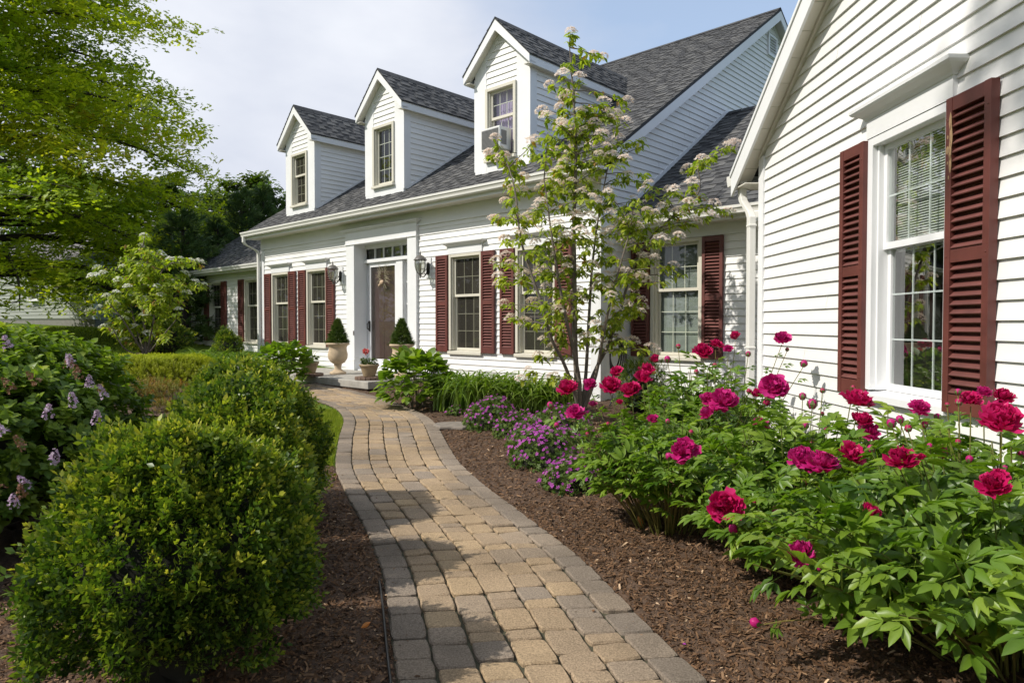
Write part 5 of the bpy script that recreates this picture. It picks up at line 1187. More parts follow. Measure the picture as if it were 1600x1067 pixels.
peony(1.02, 4.42, .56, .78, 88, 32, 'peony bush nearest the dogwood, leaning out over the mulch', F1, .23, (-.05, -.05))
peony(2.15, 3.75, .42, .86, 50, 35, 'flowerless peony bush tucked against the wing wall under the window', [], .23)
peony(1.55, 3.72, .54, .86, 78, 33, 'middle peony bush below the wing window with a cluster of magenta blooms', F2, .24, (-.1, -.1))
peony(2.02, 2.72, .8, .9, 140, 34, 'largest peony bush filling the lower right corner', F3, .27, (-.3, -.15))
# ------------------------------------------------------------------ perennials by the house
HYD = (np.array([(0, 0, 0), (.28, .22, .05), (.38, .5, .03), (.2, .82, -.06), (0, 1, -.18), (-.2, .82, -.06), (-.38, .5, .03), (-.28, .22, .05), (0, .3, 0), (0, .68, -.06)]), [(0, 1, 8), (0, 8, 7), (1, 2, 9, 8), (8, 9, 6, 7), (2, 3, 4, 9), (9, 4, 5, 6)], np.zeros(10))
M_HYD = leafmat('hydrangea_leaf', [(0.05, 0.11, 0.010), (0.10, 0.185, 0.018), (0.17, 0.265, 0.026), (0.24, 0.33, 0.045)], .45, .38, .4)
def hydrangea(x, y, r, h, n, seed, label, ls=.15):
    o = thing('hydrangea', label, 'hydrangea', (x, y, gh(x, y)), 0, 'leafy hydrangeas beside the porch step'); g = rg(seed)
    v, b = shell(g, n, .14, seed=seed); dep = np.where(g.random(n) < .7, g.uniform(.92, 1.05, n), g.uniform(.55, .92, n))
    P = v * (b * dep)[:, None] * np.array([r, r, h * .52]) + np.array([0, 0, h * .5]); P[:, 2] = np.maximum(P[:, 2], .05)
    d = norm(v * np.array([1, 1, .5]) + np.array([0, 0, .1]) + g.normal(0, .35, (n, 3))); up = norm(v * .5 + np.array([0, 0, 1.1]) + g.normal(0, .25, (n, 3)))
    link('foliage', scat('foliage', HYD, P, frames(d, up), ls * g.uniform(.6, 1.15, n), .45 + g.normal(0, .17, n), True), M_HYD, o)
    segs = []
    for i in range(26):
        a = g.uniform(0, 6.28); rr = math.sqrt(g.random()) * r * .75; segs.append(([Vector((math.cos(a) * .08, math.sin(a) * .08, -.02)), Vector((math.cos(a) * rr, math.sin(a) * rr, h * .75))], [.006, .004]))
    link('stems', tubes_np('stems', segs, 5), M_BARK, o)
def gpt(px, py):
    """where the line of sight through a pixel meets the ground"""
    lo, hi = .5, 70.
    for _ in range(50):
        m = (lo + hi) / 2; q = at(px, py, m)
        if q.z > gh(q.x, q.y): lo = m
        else: hi = m
    return at(px, py, lo)
q = at(652, 615, 9.6); hydrangea(q.x, q.y, .46, .72, 620, 41, 'bright green hydrangea right of the porch step')
q = at(440, 580, 11.6); hydrangea(q.x, q.y, .42, .74, 520, 42, 'bright green hydrangea left of the porch step')
q = at(375, 575, 12.6)
mb = MB(); q = at(422, 578, 10.9); mb.lathe([(.001, 0), (.16, 0), (.2, .03), (.2, .3), (.001, .31)], 18, (q.x, q.y, gh(q.x, q.y))); tag(mb.build('stone_post', M_STONE, bevel=.02), 'pale stone stump poking up behind the farthest boxwood', 'stone')

BLADE_ = leaf_long((.75, 1, .7), (.15, .45, .78), .06, .02, 0)
M_DAY = leafmat('daylily_blade', [(0.04, 0.095, 0.012), (0.09, 0.175, 0.022), (0.15, 0.245, 0.034), (0.23, 0.31, 0.06)], .38, .3, .45)
def daylily(x, y, r, h, n, seed, label, group='daylily clumps along the house'):
    o = thing('daylily', label, 'daylily', (x, y, gh(x, y) + .02), 0, group); g = rg(seed); V = []; T = []; Fq = []; off = 0
    k = 9
    a = g.uniform(0, 6.28, n); rr = r * .55 * np.sqrt(g.random(n)); px = np.cos(g.uniform(0, 6.28, n)) * rr; py = np.sin(g.uniform(0, 6.28, n)) * rr
    out = g.uniform(.35, 1.1, n) * r * 1.35; top = h * g.uniform(.75, 1.15, n); s = np.linspace(0, 1, k)
    dr = g.uniform(.3, 1.1, n)
    H = top[:, None] * (2.3 * s - (1.3 + .75 * dr[:, None]) * s ** 1.9); Ho = out[:, None] * s ** 1.6 * 1.15
    cx = px[:, None] + np.cos(a)[:, None] * Ho; cy = py[:, None] + np.sin(a)[:, None] * Ho; H = np.maximum(H, .02)
    w = (.0115 * np.sin(np.clip(.25 + s * .9, 0, 1) * math.pi) ** .7 + .0008)[None] * g.uniform(.8, 1.3, n)[:, None]
    ex, ey = -np.sin(a)[:, None], np.cos(a)[:, None]
    A = np.stack([cx - ex * w, cy - ey * w, H + w * .6], -1); C = np.stack([cx, cy, H], -1); B = np.stack([cx + ex * w, cy + ey * w, H + w * .6], -1)
    V = np.stack([A, C, B], 2).reshape(n, k * 3, 3); i = np.arange(k - 1)[:, None] * 3
    F = np.concatenate([np.concatenate([i, i + 1, i + 4, i + 3], 1), np.concatenate([i + 1, i + 2, i + 5, i + 4], 1)])
    F = (np.arange(n) * k * 3)[:, None, None] + F[None]
    t = (g.normal(.42, .17, n)[:, None] + np.repeat(s, 3)[None] * .12).ravel()
    link('blades', np_mesh('blades', V.reshape(-1, 3), [F.reshape(-1, 4)], np.clip(t, 0, 1), True), M_DAY, o)
for i, (px, py, Y, r, h, n, lab) in enumerate(((705, 618, 9.3, .45, .62, 190, 'daylily clump next to the right hydrangea'), (742, 622, 9.1, .48, .66, 220, 'large arching daylily clump below the first window right of the door'), (785, 622, 9.2, .45, .62, 200, 'daylily clump left of the flowering dogwood'), (840, 622, 9.0, .42, .58, 170, 'daylily clump just behind the dogwood stems'), (875, 628, 9.0, .38, .5, 120, 'small daylily clump at the foot of the dogwood'),
    (318, 562, 14.4, .5, .5, 90, 'daylily clump at the far left of the low wing'), (345, 566, 13.8, .5, .5, 90, 'daylily clump behind the yellow green mound'), (378, 566, 13.6, .5, .5, 90, 'daylily clump below the left hydrangea'), (400, 570, 13.0, .4, .45, 70, 'daylily clump nearest the left end of the step'))):
    q = at(px, py, Y); daylily(q.x, q.y, r, h, n, 60 + i, lab)

FIVE = (np.array([(0, 0, -.1)] + [(math.cos(a) * rr, math.sin(a) * rr, .05) for i in range(5) for a, rr in ((i * 1.2566 - .42, .8), (i * 1.2566, 1.0), (i * 1.2566 + .42, .8))]), [(0, 1 + 3 * i, 2 + 3 * i, 3 + 3 * i) for i in range(5)], np.array([-.25] + [.1] * 15))
M_GER = leafmat('cranesbill_leaf', [(0.025, 0.055, 0.012), (0.055, 0.11, 0.02), (0.1, 0.16, 0.03), (0.14, 0.18, 0.05)], .55, .3, .3)
M_GERF = leafmat('cranesbill_flower', [(0.30, 0.03, 0.28), (0.47, 0.07, 0.43), (0.62, 0.15, 0.56)], .5, .35, .2, tboost=(1.1, .8, 1.1))
LOBED = combine([(leaf(.5, .06, .1, .6), dirs((math.sin(a), math.cos(a), .05)), (0, 0, 0), .6 if abs(a) > 1.2 else .75, 0) for a in (-1.9, -.95, 0, .95, 1.9)])
def cranesbill(x, y, r, h, n, nf, seed, label):
    o = thing('cranesbill', label, 'cranesbill', (x, y, gh(x, y) + .03), 0, 'magenta cranesbill mounds at the bed edge'); g = rg(seed)
    v, b = shell(g, n, .12, seed=seed); v[:, 2] = np.abs(v[:, 2]); dep = np.where(g.random(n) < .65, g.uniform(.93, 1.03, n), g.uniform(.6, .93, n))
    S3 = np.array([r, r, h]); P = v * (b * dep)[:, None] * S3
    d = norm(v * .6 + g.normal(0, .6, (n, 3))); up = norm(v + np.array([0, 0, .5]) + g.normal(0, .35, (n, 3)))
    link('foliage', scat('foliage', LOBED, P, frames(d, up), g.uniform(.028, .045, n), .42 + g.normal(0, .18, n)), M_GER, o)
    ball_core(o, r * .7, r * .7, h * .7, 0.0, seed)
    v, b = shell(g, nf, .12, seed=seed); v[:, 2] = np.abs(v[:, 2]) * .9 + .1; v = norm(v + np.array([0, 0, .12])); P = v * (b * g.uniform(1.02, 1.1, nf))[:, None] * S3
    up = norm(v * .8 + np.array([-.15, -.3, .5]) + g.normal(0, .3, (nf, 3))); yv = norm(np.cross(up, g.normal(0, 1, (nf, 3)))); R = np.stack([np.cross(yv, up), yv, up], -1)
    tag(link('flowers', scat('flowers', FIVE, P, R, g.uniform(.0125, .019, nf), g.beta(2, 2, nf)), M_GERF, o), kind='stuff')
for i, (px, py, Y, r, h, nf, lab) in enumerate(((712, 640, 8.9, .13, .13, 26, 'tiny cranesbill tuft at the far end of the row, by the stepping stone'), (766, 655, 8.0, .33, .36, 150, 'rounded cranesbill mound right of the stepping stone'), (812, 668, 7.5, .3, .26, 130, 'low spreading cranesbill mound left of the dogwood stems'), (872, 660, 7.0, .34, .42, 190, 'tall cranesbill mound at the foot of the dogwood'), (850, 715, 6.2, .34, .36, 230, 'big cranesbill mound in the middle of the row, beside the peonies'), (838, 690, 6.9, .3, .32, 140, 'cranesbill mound wedged between the two biggest mounds'), (893, 755, 5.35, .24, .26, 130, 'nearest cranesbill mound, under the edge of the peony leaves'))):
    q = gpt(px, py) if False else at(px, py, Y); cranesbill(q.x, q.y, r, h, int(900 * (r / .3) ** 2), nf, 80 + i, lab)
M_FP = M_GERF
mb = MB(); r = random.Random(9)
for (px, py) in ((1069, 1024), (882, 765), (905, 768), (862, 760), (770, 660)):
    q = gpt(px, py); a = r.uniform(0, 6); mb.face([(q.x + .009 * math.cos(a + k * 1.57), q.y + .008 * math.sin(a + k * 1.57), q.z + .05 + .004 * (k % 2)) for k in range(4)], 0, r.random())
tag(mb.build('fallen_petals', M_FP, tint=True), 'few magenta petals dropped on the mulch', 'petals', kind='stuff')

# ------------------------------------------------------------------ island bed
M_YEL = leafmat('yellow_green_leaf', [(0.13, 0.2, 0.009), (0.24, 0.29, 0.014), (0.35, 0.39, 0.025)], .55, .4, .25)
SPK = combine([(leaf(.3, .04, .06), dirs((math.cos(i * 2.4) * .7, .6, math.sin(i * 2.4) * .7), (0, 1, .1)), (0, .1 + .8 * i / 12, 0), .42 * (1 - .4 * i / 12), .2 * i / 12 - .05) for i in range(12)])
q = at(248, 606, 12.4); o = thing('golden_mound', 'low clipped yellow green mound in the island bed', 'shrub', (q.x, q.y, gh(q.x, q.y))); g = rg(91); n = 5200
u, w = g.uniform(-1, 1, (2, n)); m = (np.abs(u) ** 3 + np.abs(w) ** 3) < 1; u, w = u[m], w[m]; n = len(u)
rim = (np.abs(u) ** 3 + np.abs(w) ** 3); hh = .47 * (1 - rim ** 3 * .8) + .03 * np.sin(u * 9) * np.cos(w * 7)
P = np.column_stack([u * 1.06, w * .6, np.where(g.random(n) < .7, hh - .07, hh * g.uniform(.2, .9, n))]); d = norm(np.column_stack([u * rim * 1.2, w * rim * 1.2, np.ones(n)]) + g.normal(0, .22, (n, 3)))
link('foliage', scat('foliage', SPK, P, frames(d, g.normal(0, 1, (n, 3))), g.uniform(.09, .14, n), g.normal(.5, .16, n)), M_YEL, o)
M_RED = leafmat('spirea_leaf', [(0.10, 0.05, 0.018), (0.12, 0.11, 0.02), (0.12, 0.15, 0.022), (0.21, 0.16, 0.04), (0.24, 0.1, 0.03)], .55, .3, .25)
for i, (px, py, Y, r, h, lab) in enumerate(((206, 640, 9.6, .34, .3, 'small spirea with reddish tips left in the island bed'), (270, 636, 9.8, .34, .28, 'small spirea with orange tips right in the island bed, nearest the boxwoods'), (240, 626, 10.4, .34, .26, 'small spirea close in front of the golden mound'), (180, 640, 9.5, .3, .3, 'small dull spirea beside the lilac'), (246, 650, 9.0, .2, .14, 'tiny spirea tuft at the front of the island bed'))):
    q = at(px, py, Y); o = thing('spirea', lab, 'shrub', (q.x, q.y, gh(q.x, q.y) + .02), 0, 'reddish spireas in the island bed'); g = rg(100 + i); n = int(420 * (r / .4) ** 2)
    v, b = shell(g, n, .2, seed=i); P = v * (b * g.uniform(.6, 1.08, n))[:, None] * np.array([r, r, h * .55]) + np.array([0, 0, h * .5]); P[:, 2] = np.maximum(P[:, 2], .03)
    d = norm(v * .6 + np.array([0, 0, .8]) + g.normal(0, .3, (n, 3))); link('foliage', scat('foliage', SPK, P, frames(d, g.normal(0, 1, (n, 3))), g.uniform(.07, .12, n), np.clip(g.normal(.5, .26, n), 0, 1)), M_RED, o)
    segs = []
    for k in range(40):
        a = g.uniform(0, 6.28); rr = math.sqrt(g.random()) * r * .9; segs.append(([Vector((math.cos(a) * .05, math.sin(a) * .05, 0)), Vector((math.cos(a) * rr, math.sin(a) * rr, h * g.uniform(.5, .9)))], [.004, .002]))
    link('stems', tubes_np('stems', segs, 4), M_BARK, o)

# ------------------------------------------------------------------ small flowering trees
M_DOG = leafmat('dogwood_leaf', [(0.09, 0.16, 0.015), (0.165, 0.25, 0.025), (0.265, 0.34, 0.038), (0.34, 0.4, 0.065), (0.27, 0.17, 0.06)], .45, .46, .4)
M_CYME = leafmat('pink_white_cyme', [(0.72, 0.54, 0.46), (0.85, 0.75, 0.67), (0.9, 0.84, 0.77), (0.9, 0.88, 0.83)], .6, .5, .2, tboost=(1.05, .95, .9))
M_CYMEW = leafmat('white_cyme', [(0.7, 0.7, 0.55), (0.86, 0.86, 0.78), (0.9, 0.9, 0.87)], .6, .35, .2, tboost=(1, 1, .9))
DLEAF = leaf_long((.75, 1.0, .6), (.22, .5, .8), .44, .06, .3)
def cyme_mesh(seed):
    g = rg(seed); n = 105; a = g.uniform(0, 6.28, n); r = np.sqrt(g.random(n)); P = np.column_stack([np.cos(a) * r, np.sin(a) * r, .6 * (1 - r ** 2) + g.normal(0, .06, n)])
    up = norm(np.column_stack([np.cos(a) * r * .6, np.sin(a) * r * .6, np.ones(n)]) + g.normal(0, .28, (n, 3))); y = norm(np.cross(up, g.normal(0, 1, (n, 3)))); R = np.stack([np.cross(y, up), y, up], -1)
    return scat('flower_cluster', FL4, P, R, g.uniform(.26, .42, n), g.beta(2.2, 1.6, n))
def flowering_tree(name, label, cat, base, stems, anchors, Y0, seed, fm, fsize, lsize, dens, group=None, flw=.8, rad0=.035, dscale=1.0, rmat=None):
    """stems: lists of photo points read at depth Y0 (dx = extra depth); anchors: tips carrying leaves and a flat flower head"""
    g = rg(seed); o = thing(name, label, cat, base, 0, group); B = Vector(base); segs = []; nodes = []
    for st in stems:
        P = [at(px, py, Y0 + dy) - B for px, py, dy in st]; P = [Vector(p) for p in crv([tuple(p) for p in P], np.linspace(0, len(P) - 1, len(P) * 4))]
        n = len(P); r0 = rad0 * (1 if st is stems[0] else .62); segs.append((P, [r0 * (1 - i / n) ** .8 + .0045 for i in range(n)])); nodes += [(p, i / n) for i, p in enumerate(P)]
    LP = []; LD = []; LU = []; cl = []; tips = []
    N = np.array([tuple(p) for p, f in nodes])
    for (px, py, dy, fl) in anchors:
        w = at(px, py, Y0 + dy) - B; wv = np.array(w)
        dd = np.linalg.norm((N - wv) * np.array([1, 1, 1.25]), axis=1) + np.where(N[:, 2] > wv[2] - .02, 2.0, 0); j = int(np.argmin(dd)); s = Vector(N[j])
        m = s.lerp(w, .55) + Vector((0, 0, .04 * (w - s).length)) + Vector(g.normal(0, .015, 3)); segs.append(([s, s.lerp(m, .5) + Vector((0, 0, .01)), m, w], [.007, .006, .0045, .003]))
        tips.append((w, m, s, fl))
    for (w, m, s, fl) in tips:
        t = (w - m).normalized()
        if fl: cl.append((w + Vector((0, 0, .025)), t, fl))
        k = int(dens * g.uniform(.8, 1.3)); hz = Vector((t.x, t.y, 0))
        for i in range(k):
            f = g.random(); p = (m.lerp(w, f) if f > .35 else s.lerp(m, f + .5)) + Vector(g.normal(0, .018, 3)) * dscale; a = g.uniform(0, 6.28)
            d = Vector((math.cos(a), math.sin(a), 0)) * .85 + hz * .5 + Vector((0, 0, g.uniform(-.75, .12))); LP.append(p); LD.append(d); LU.append((g.normal(0, .25), g.normal(0, .25), 1))
    n = len(LP); LP = np.array(LP); LD = np.array(LD)
    link('stems', tubes_np('stems', segs, 7), rmat or M_BARK, o)
    t = np.clip(g.normal(.42, .17, n), 0, .8); t[g.random(n) < .03] = 1
    link('foliage', scat('foliage', DLEAF, LP, frames(LD, np.array(LU)), lsize * g.uniform(.65, 1.2, n), t, True), M_DOG, o)
    ms = [cyme_mesh(seed + k) for k in range(4)]
    for m_ in ms: m_.materials.append(fm)
    def tilt(t_): return (Vector((t_.x * .35, t_.y * .35, 1)) + Vector(g.normal(0, .12, 3))).to_track_quat('Z', 'Y')
    if len(cl) > 100:
        XP = []; XR = []
        for (p, t_, fl) in cl[100:]:
            s = fsize * fl * g.uniform(.75, 1.15); mq = np.array(tilt(t_).to_matrix()); k = 80; a = g.uniform(0, 6.28, k); r = np.sqrt(g.random(k)); Q = np.column_stack([np.cos(a) * r, np.sin(a) * r, .6 * (1 - r ** 2) + g.normal(0, .06, k)]) * s
            XP.append(Q @ mq.T + np.array(p)); up = norm(np.column_stack([np.cos(a) * r * .6, np.sin(a) * r * .6, np.ones(k)]) + g.normal(0, .28, (k, 3))); y = norm(np.cross(up, g.normal(0, 1, (k, 3)))); XR.append(np.stack([np.cross(y, up), y, up], -1) * s)
        XP = np.vstack(XP); tag(link('flower_clusters', scat('flower_clusters', FL4, XP, np.concatenate(XR), g.uniform(.26, .42, len(XP)), g.beta(2.2, 1.6, len(XP))), fm, o), kind='stuff')
    for i, (p, t_, fl) in enumerate(cl[:100]):
        c = bpy.data.objects.new('flower_cluster', ms[i % 4]); COL.objects.link(c); c.parent = o; c.location = p; s = fsize * fl * g.uniform(.75, 1.15); c.scale = (s, s, s)
        c.rotation_mode = 'QUATERNION'; c.rotation_quaternion = tilt(t_)
    return o
q = gpt(906, 668); db = (q.x, q.y, gh(q.x, q.y)); DY = q.y
st = [[(906, 664, 0), (903, 620, 0), (899, 545, .02), (898, 450, .05), (897, 340, .05), (900, 240, 0), (896, 150, 0), (890, 75, 0)],
      [(906, 650, 0), (897, 610, -.1), (880, 565, -.25), (862, 530, -.4), (845, 470, -.5), (815, 380, -.5), (805, 300, -.4), (795, 262, -.3)],
      [(906, 655, 0), (925, 590, .15), (950, 540, .25), (968, 490, .3), (985, 430, .35), (1010, 380, .3), (1060, 330, .2), (1092, 300, .1), (1090, 262, .1)],
      [(906, 655, 0), (915, 590, .1), (920, 500, .25), (925, 420, .35), (935, 340, .4), (950, 260, .4)],
      [(906, 655, 0), (905, 590, -.1), (885, 500, -.25), (870, 420, -.35), (858, 340, -.35), (850, 280, -.3)],
      [(906, 655, 0), (930, 590, -.1), (945, 510, -.3), (962, 440, -.4), (985, 360, -.4)]]
A = [(890, 62), (884, 92), (908, 98), (880, 118), (862, 132), (905, 128), (938, 92), (925, 85), (840, 172), (852, 182), (872, 170), (888, 160), (905, 180), (928, 188), (945, 170), (962, 180), (985, 155), (975, 172), (880, 205), (900, 210), (918, 225), (940, 232), (958, 245), (890, 240), (985, 225), (1005, 215), (965, 222), (930, 262), (905, 270),
     (778, 215), (785, 250), (770, 245), (800, 260), (815, 285), (800, 300), (790, 315), (825, 305), (775, 345), (770, 345), (805, 350), (830, 345), (845, 330), (815, 375), (790, 380), (835, 385), (800, 415), (775, 435), (785, 445), (820, 430), (850, 420), (790, 480), (800, 490), (830, 470), (815, 505), (850, 515), (845, 300), (860, 310), (875, 290), (895, 305), (915, 300), (935, 315), (950, 300), (880, 330), (900, 340), (922, 340), (955, 335), (975, 320), (990, 340), (1015, 335), (1035, 325), (865, 360), (885, 375), (905, 365), (930, 375), (950, 365), (970, 380), (985, 360), (1005, 400), (1025, 405), (1050, 420), (1070, 435), (1040, 440), (960, 410), (940, 405), (920, 415), (890, 415), (870, 400), (975, 430), (1000, 440), (955, 455), (925, 460), (985, 480), (1010, 490), (900, 455), (875, 470), (950, 500), (930, 510),
     (1055, 300), (1080, 290), (1100, 305), (1075, 320), (1120, 318), (1140, 335), (1110, 345), (1060, 340), (1085, 350), (1045, 300), (1075, 265), (1095, 250), (1110, 240), (1130, 235), (1085, 250), (1150, 232), (1040, 375), (1060, 370), (860, 545), (840, 560), (825, 580), (812, 592), (880, 590), (870, 585), (965, 530), (985, 545), (1020, 545), (935, 545), (875, 530)]
g = rg(55); AA = []
for i, (x, y) in enumerate(A): AA.append((x + g.normal(0, 3), y + g.normal(0, 3), g.normal(0, .32), (0 if g.random() < .2 else g.uniform(.75, 1.1))))
k = 0
while k < 150:
    x, y = g.uniform(770, 1070), g.uniform(150, 540); c = 905 + (y < 260) * 15; hw_ = np.interp(y, [60, 150, 220, 300, 420, 500, 560], [15, 55, 90, 125, 140, 110, 60])
    if abs(x - c) < hw_: AA.append((x, y, g.normal(0, .4), 0 if g.random() < .35 else .85)); k += 1
flowering_tree('flowering_dogwood', 'multi stemmed flowering tree with flat pinkish white flower heads in front of the house corner', 'tree', db, st, AA, DY, 5, M_CYME, .097, .088, 27, rad0=.034)
# the same kind further off by the lawn
q = at(226, 556, 15.6); vb = (q.x, q.y, gh(q.x, q.y)); VY = q.y
st = [[(228, 560, 0), (226, 520, 0), (222, 460, 0), (221, 400, 0), (226, 372, 0)], [(228, 558, 0), (205, 520, -.3), (185, 490, -.5), (165, 470, -.5)], [(228, 558, 0), (245, 520, .2), (262, 480, .3), (285, 450, .3)], [(228, 558, 0), (240, 500, -.4), (250, 430, -.5), (270, 410, -.5)], [(228, 558, 0), (210, 500, .4), (195, 440, .4), (190, 410, .3)], [(228, 558, 0), (250, 530, -.5), (275, 500, -.6)], [(228, 558, 0), (195, 545, -.4), (175, 510, -.6)]]
A = [(227, 370), (218, 384), (200, 388), (198, 402), (236, 400), (248, 395), (230, 412), (215, 415), (255, 402), (270, 405), (280, 405), (300, 415), (312, 414), (190, 420), (205, 430), (152, 422), (160, 425), (145, 433), (185, 440), (225, 432), (245, 430), (265, 428), (288, 430), (210, 445), (198, 450), (228, 450), (245, 452), (270, 440), (305, 440), (320, 443), (180, 460), (145, 463), (165, 466), (210, 462), (222, 468), (190, 470), (250, 462), (268, 470), (290, 462), (140, 483), (155, 480), (170, 485), (180, 478), (200, 490), (190, 500), (170, 505), (162, 512), (222, 480), (240, 478), (260, 490), (280, 485), (230, 495), (205, 512), (245, 505), (265, 520), (180, 525), (200, 530), (255, 535), (235, 522), (215, 540)]
g = rg(56); AA = [(x + g.normal(0, 2), y + g.normal(0, 2), g.normal(0, .5), 0 if g.random() < .3 else g.uniform(.7, 1.2)) for x, y in A]
for _ in range(40): a = g.uniform(0, 6.28); rr = math.sqrt(g.random()); AA.append((226 + 70 * rr * math.cos(a), 465 + 75 * rr * math.sin(a), g.normal(0, .6), 0))
flowering_tree('flowering_shrub', 'tall shrub with flat white flower heads at the edge of the back lawn', 'shrub', vb, st, AA, VY, 7, M_CYMEW, .118, .125, 42, rad0=.03, dscale=3)

# coiled garden hose at the house corner
q = at(962, 600, 9.55); o = thing('garden_hose', 'dark garden hose hanging in loops at the house corner', 'hose', (q.x, q.y, gh(q.x, q.y)))
segs = []; r = random.Random(6); zt2 = at(962, 528, 9.55).z - gh(q.x, q.y)
for k in range(5):
    w = .07 + .012 * k; h = .42 + .05 * k; segs.append(([Vector((math.cos(a) * w + .01 * k, -.02 * k + .1, zt2 - h * .5 + math.sin(a) * h * .5)) for a in np.linspace(0, 6.28, 26)], [.012] * 26))
segs.append(([Vector((.02, .05, zt2 - .4)), Vector((-.03, .0, zt2 - .7)), Vector((-.08, -.1, .1)), Vector((-.15, -.25, .03))], [.012] * 4))
link('hose_loops', tubes_np('hose_loops', segs, 7), M_METAL, o)
mb = MB(); mb.box(-.05, .05, .1, .3, zt2 - .06, zt2 + .06); mb.build('hanger', M_METAL, o)
q = at(1003, 600, 8.9); o = thing('yew_shrub', 'small dark green shrub under the window with blinds', 'shrub', (q.x, q.y, gh(q.x, q.y))); g = rg(77); n = 900
v, b = shell(g, n, .2, seed=3); P = v * (b * g.uniform(.7, 1.05, n))[:, None] * np.array([.33, .33, .36]) + np.array([0, 0, .36]); link('foliage', scat('foliage', SPK, P, frames(norm(v + (0, 0, .6) + g.normal(0, .4, (n, 3))), g.normal(0, 1, (n, 3))), g.uniform(.06, .1, n), g.normal(.4, .15, n)), M_BOX, o)
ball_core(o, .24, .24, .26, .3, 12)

# ------------------------------------------------------------------ big trees
OAKL = (np.array([(0, 0, 0), (.3, .35, .05), (.12, .5, .02), (.26, .75, .02), (0, 1, -.08), (-.26, .75, .02), (-.12, .5, .02), (-.3, .35, .05)]), [(0, 1, 2, 7), (2, 3, 4), (7, 2, 6), (6, 2, 4, 5)], np.zeros(8))
def tuft(seed, n, T=OAKL, flat=.35):
    r = random.Random(seed); P = []
    for i in range(n):
        a = r.uniform(0, 6.28); d = (math.cos(a), math.sin(a), r.uniform(-.5, .25)); P.append((T, dirs(d, (r.gauss(0, .3), r.gauss(0, .3), 1)), (r.gauss(0, .3), r.gauss(0, .3), r.gauss(0, .3 * flat)), r.uniform(.3, .48), r.gauss(0, .06)))
    return combine(P)
OT = [tuft(i, 10) for i in range(3)]
M_OAK = leafmat('oak_leaf', [(0.125, 0.225, 0.013), (0.2, 0.32, 0.02), (0.285, 0.4, 0.027), (0.37, 0.45, 0.038), (0.4, 0.39, 0.05)], .5, .58, .4, tboost=(1.7, 1.55, .6))
def big_tree(name, label, base, H, prof, z0, nl, ntw, seed, mat, bark, tsize=.3, lsc=1.0, group=None, droop=.25, r0=.3, azr=(0, 6.283), jit=.25, wave=0):
    g = rg(seed); o = thing(name, label, 'tree', base, 0, group); segs = []
    tr = [Vector((.12 * math.sin(z * .7), .1 * math.cos(z * .9) - .1, z)) for z in np.linspace(-.2, H * .96, 14)]
    trm = tubes_np('trunk', [(tr, [r0 * (1 - i / 14) ** .9 + .03 for i in range(14)])], 12); link('trunk', trm, bark, o)
    P = []; D = []; T = []
    for i in range(nl):
        f = (i + g.random()) / nl; z = z0 + (H - z0) * f; a = azr[0] + ((i * 2.399963 + g.uniform(-.4, .4)) % (azr[1] - azr[0])); Rl = prof(z) * g.uniform(.82, 1.08)
        p0 = Vector((0, 0, z)); up = (.35 + .55 * f) * Rl * .5; d = Vector((math.cos(a), math.sin(a), 0)); n = 10; pts = []
        for s in np.linspace(0, 1, n): pts.append(p0 + d * Rl * s + Vector((0, 0, up * s - (droop * (1.25 - f)) * Rl * s ** 2.2)) + Vector((-d.y, d.x, 0)) * math.sin(s * 4 + i) * .12 * Rl * .5)
        segs.append((pts, [max(.012, r0 * .42 * (1 - f * .55) * (1 - s) ** 1.1 + .012) for s in np.linspace(0, 1, n)]))
        lt = g.normal(.42, .13)
        for j in range(ntw):
            s = .22 + .78 * (j + g.random()) / ntw; k = min(int(s * (n - 1)), n - 2); q0 = pts[k].lerp(pts[k + 1], s * (n - 1) - k)
            a2 = a + (-1) ** j * g.uniform(.35, 1.1); L2 = Rl * .34 * (1.15 - .55 * s) * g.uniform(.7, 1.25) + .25; d2 = Vector((math.cos(a2), math.sin(a2), g.uniform(-.3, .22))); q1 = q0 + d2 * L2 + Vector((0, 0, -.1 * L2))
            segs.append(([q0, q0.lerp(q1, .5) + Vector((0, 0, .05 * L2)), q1], [.016, .011, .005]))
            m = int(8 * lsc * (L2 / .9)) + 3
            for b_ in range(m):
                s2 = .12 + .93 * (b_ + g.random()) / m; c = q0.lerp(q1, s2) + Vector((g.normal(0, jit), g.normal(0, jit), g.normal(0, jit * .6))) * min(1, L2); P.append(c); D.append((d2.x + g.normal(0, .4), d2.y + g.normal(0, .4), g.normal(-.12, .2))); T.append(lt + g.normal(0, .1))
    link('limbs', tubes_np('limbs', segs, 5), bark, o)
    n = len(P); P = np.array(P); D = np.array(D); R = frames(D, np.column_stack([g.normal(-.15, .5, n), g.normal(-.3, .5, n), np.ones(n)])); T = np.array(T); V = []; TT = []; F3 = []; F4 = []; off = 0; sc = tsize * g.uniform(.75, 1.25, n)
    for k in range(3):
        m = np.arange(n) % 3 == k; tv, tf, tt = OT[k]; kk = len(tv); c = m.sum(); V.append((P[m][:, None] + np.einsum('nij,kj->nki', R[m], tv) * sc[m][:, None, None]).reshape(-1, 3)); TT.append((T[m][:, None] + tt[None]).ravel())
        ofs = (np.arange(c) * kk)[:, None, None] + off; F3.append((ofs + np.array([f for f in tf if len(f) == 3])[None]).reshape(-1, 3)); F4.append((ofs + np.array([f for f in tf if len(f) == 4])[None]).reshape(-1, 4)); off += c * kk
    link('crown', np_mesh('crown', np.vstack(V), [np.vstack(F3), np.vstack(F4)], np.clip(np.concatenate(TT), 0, 1)), mat, o)
    return o
bx, by = -17.9, 22.3
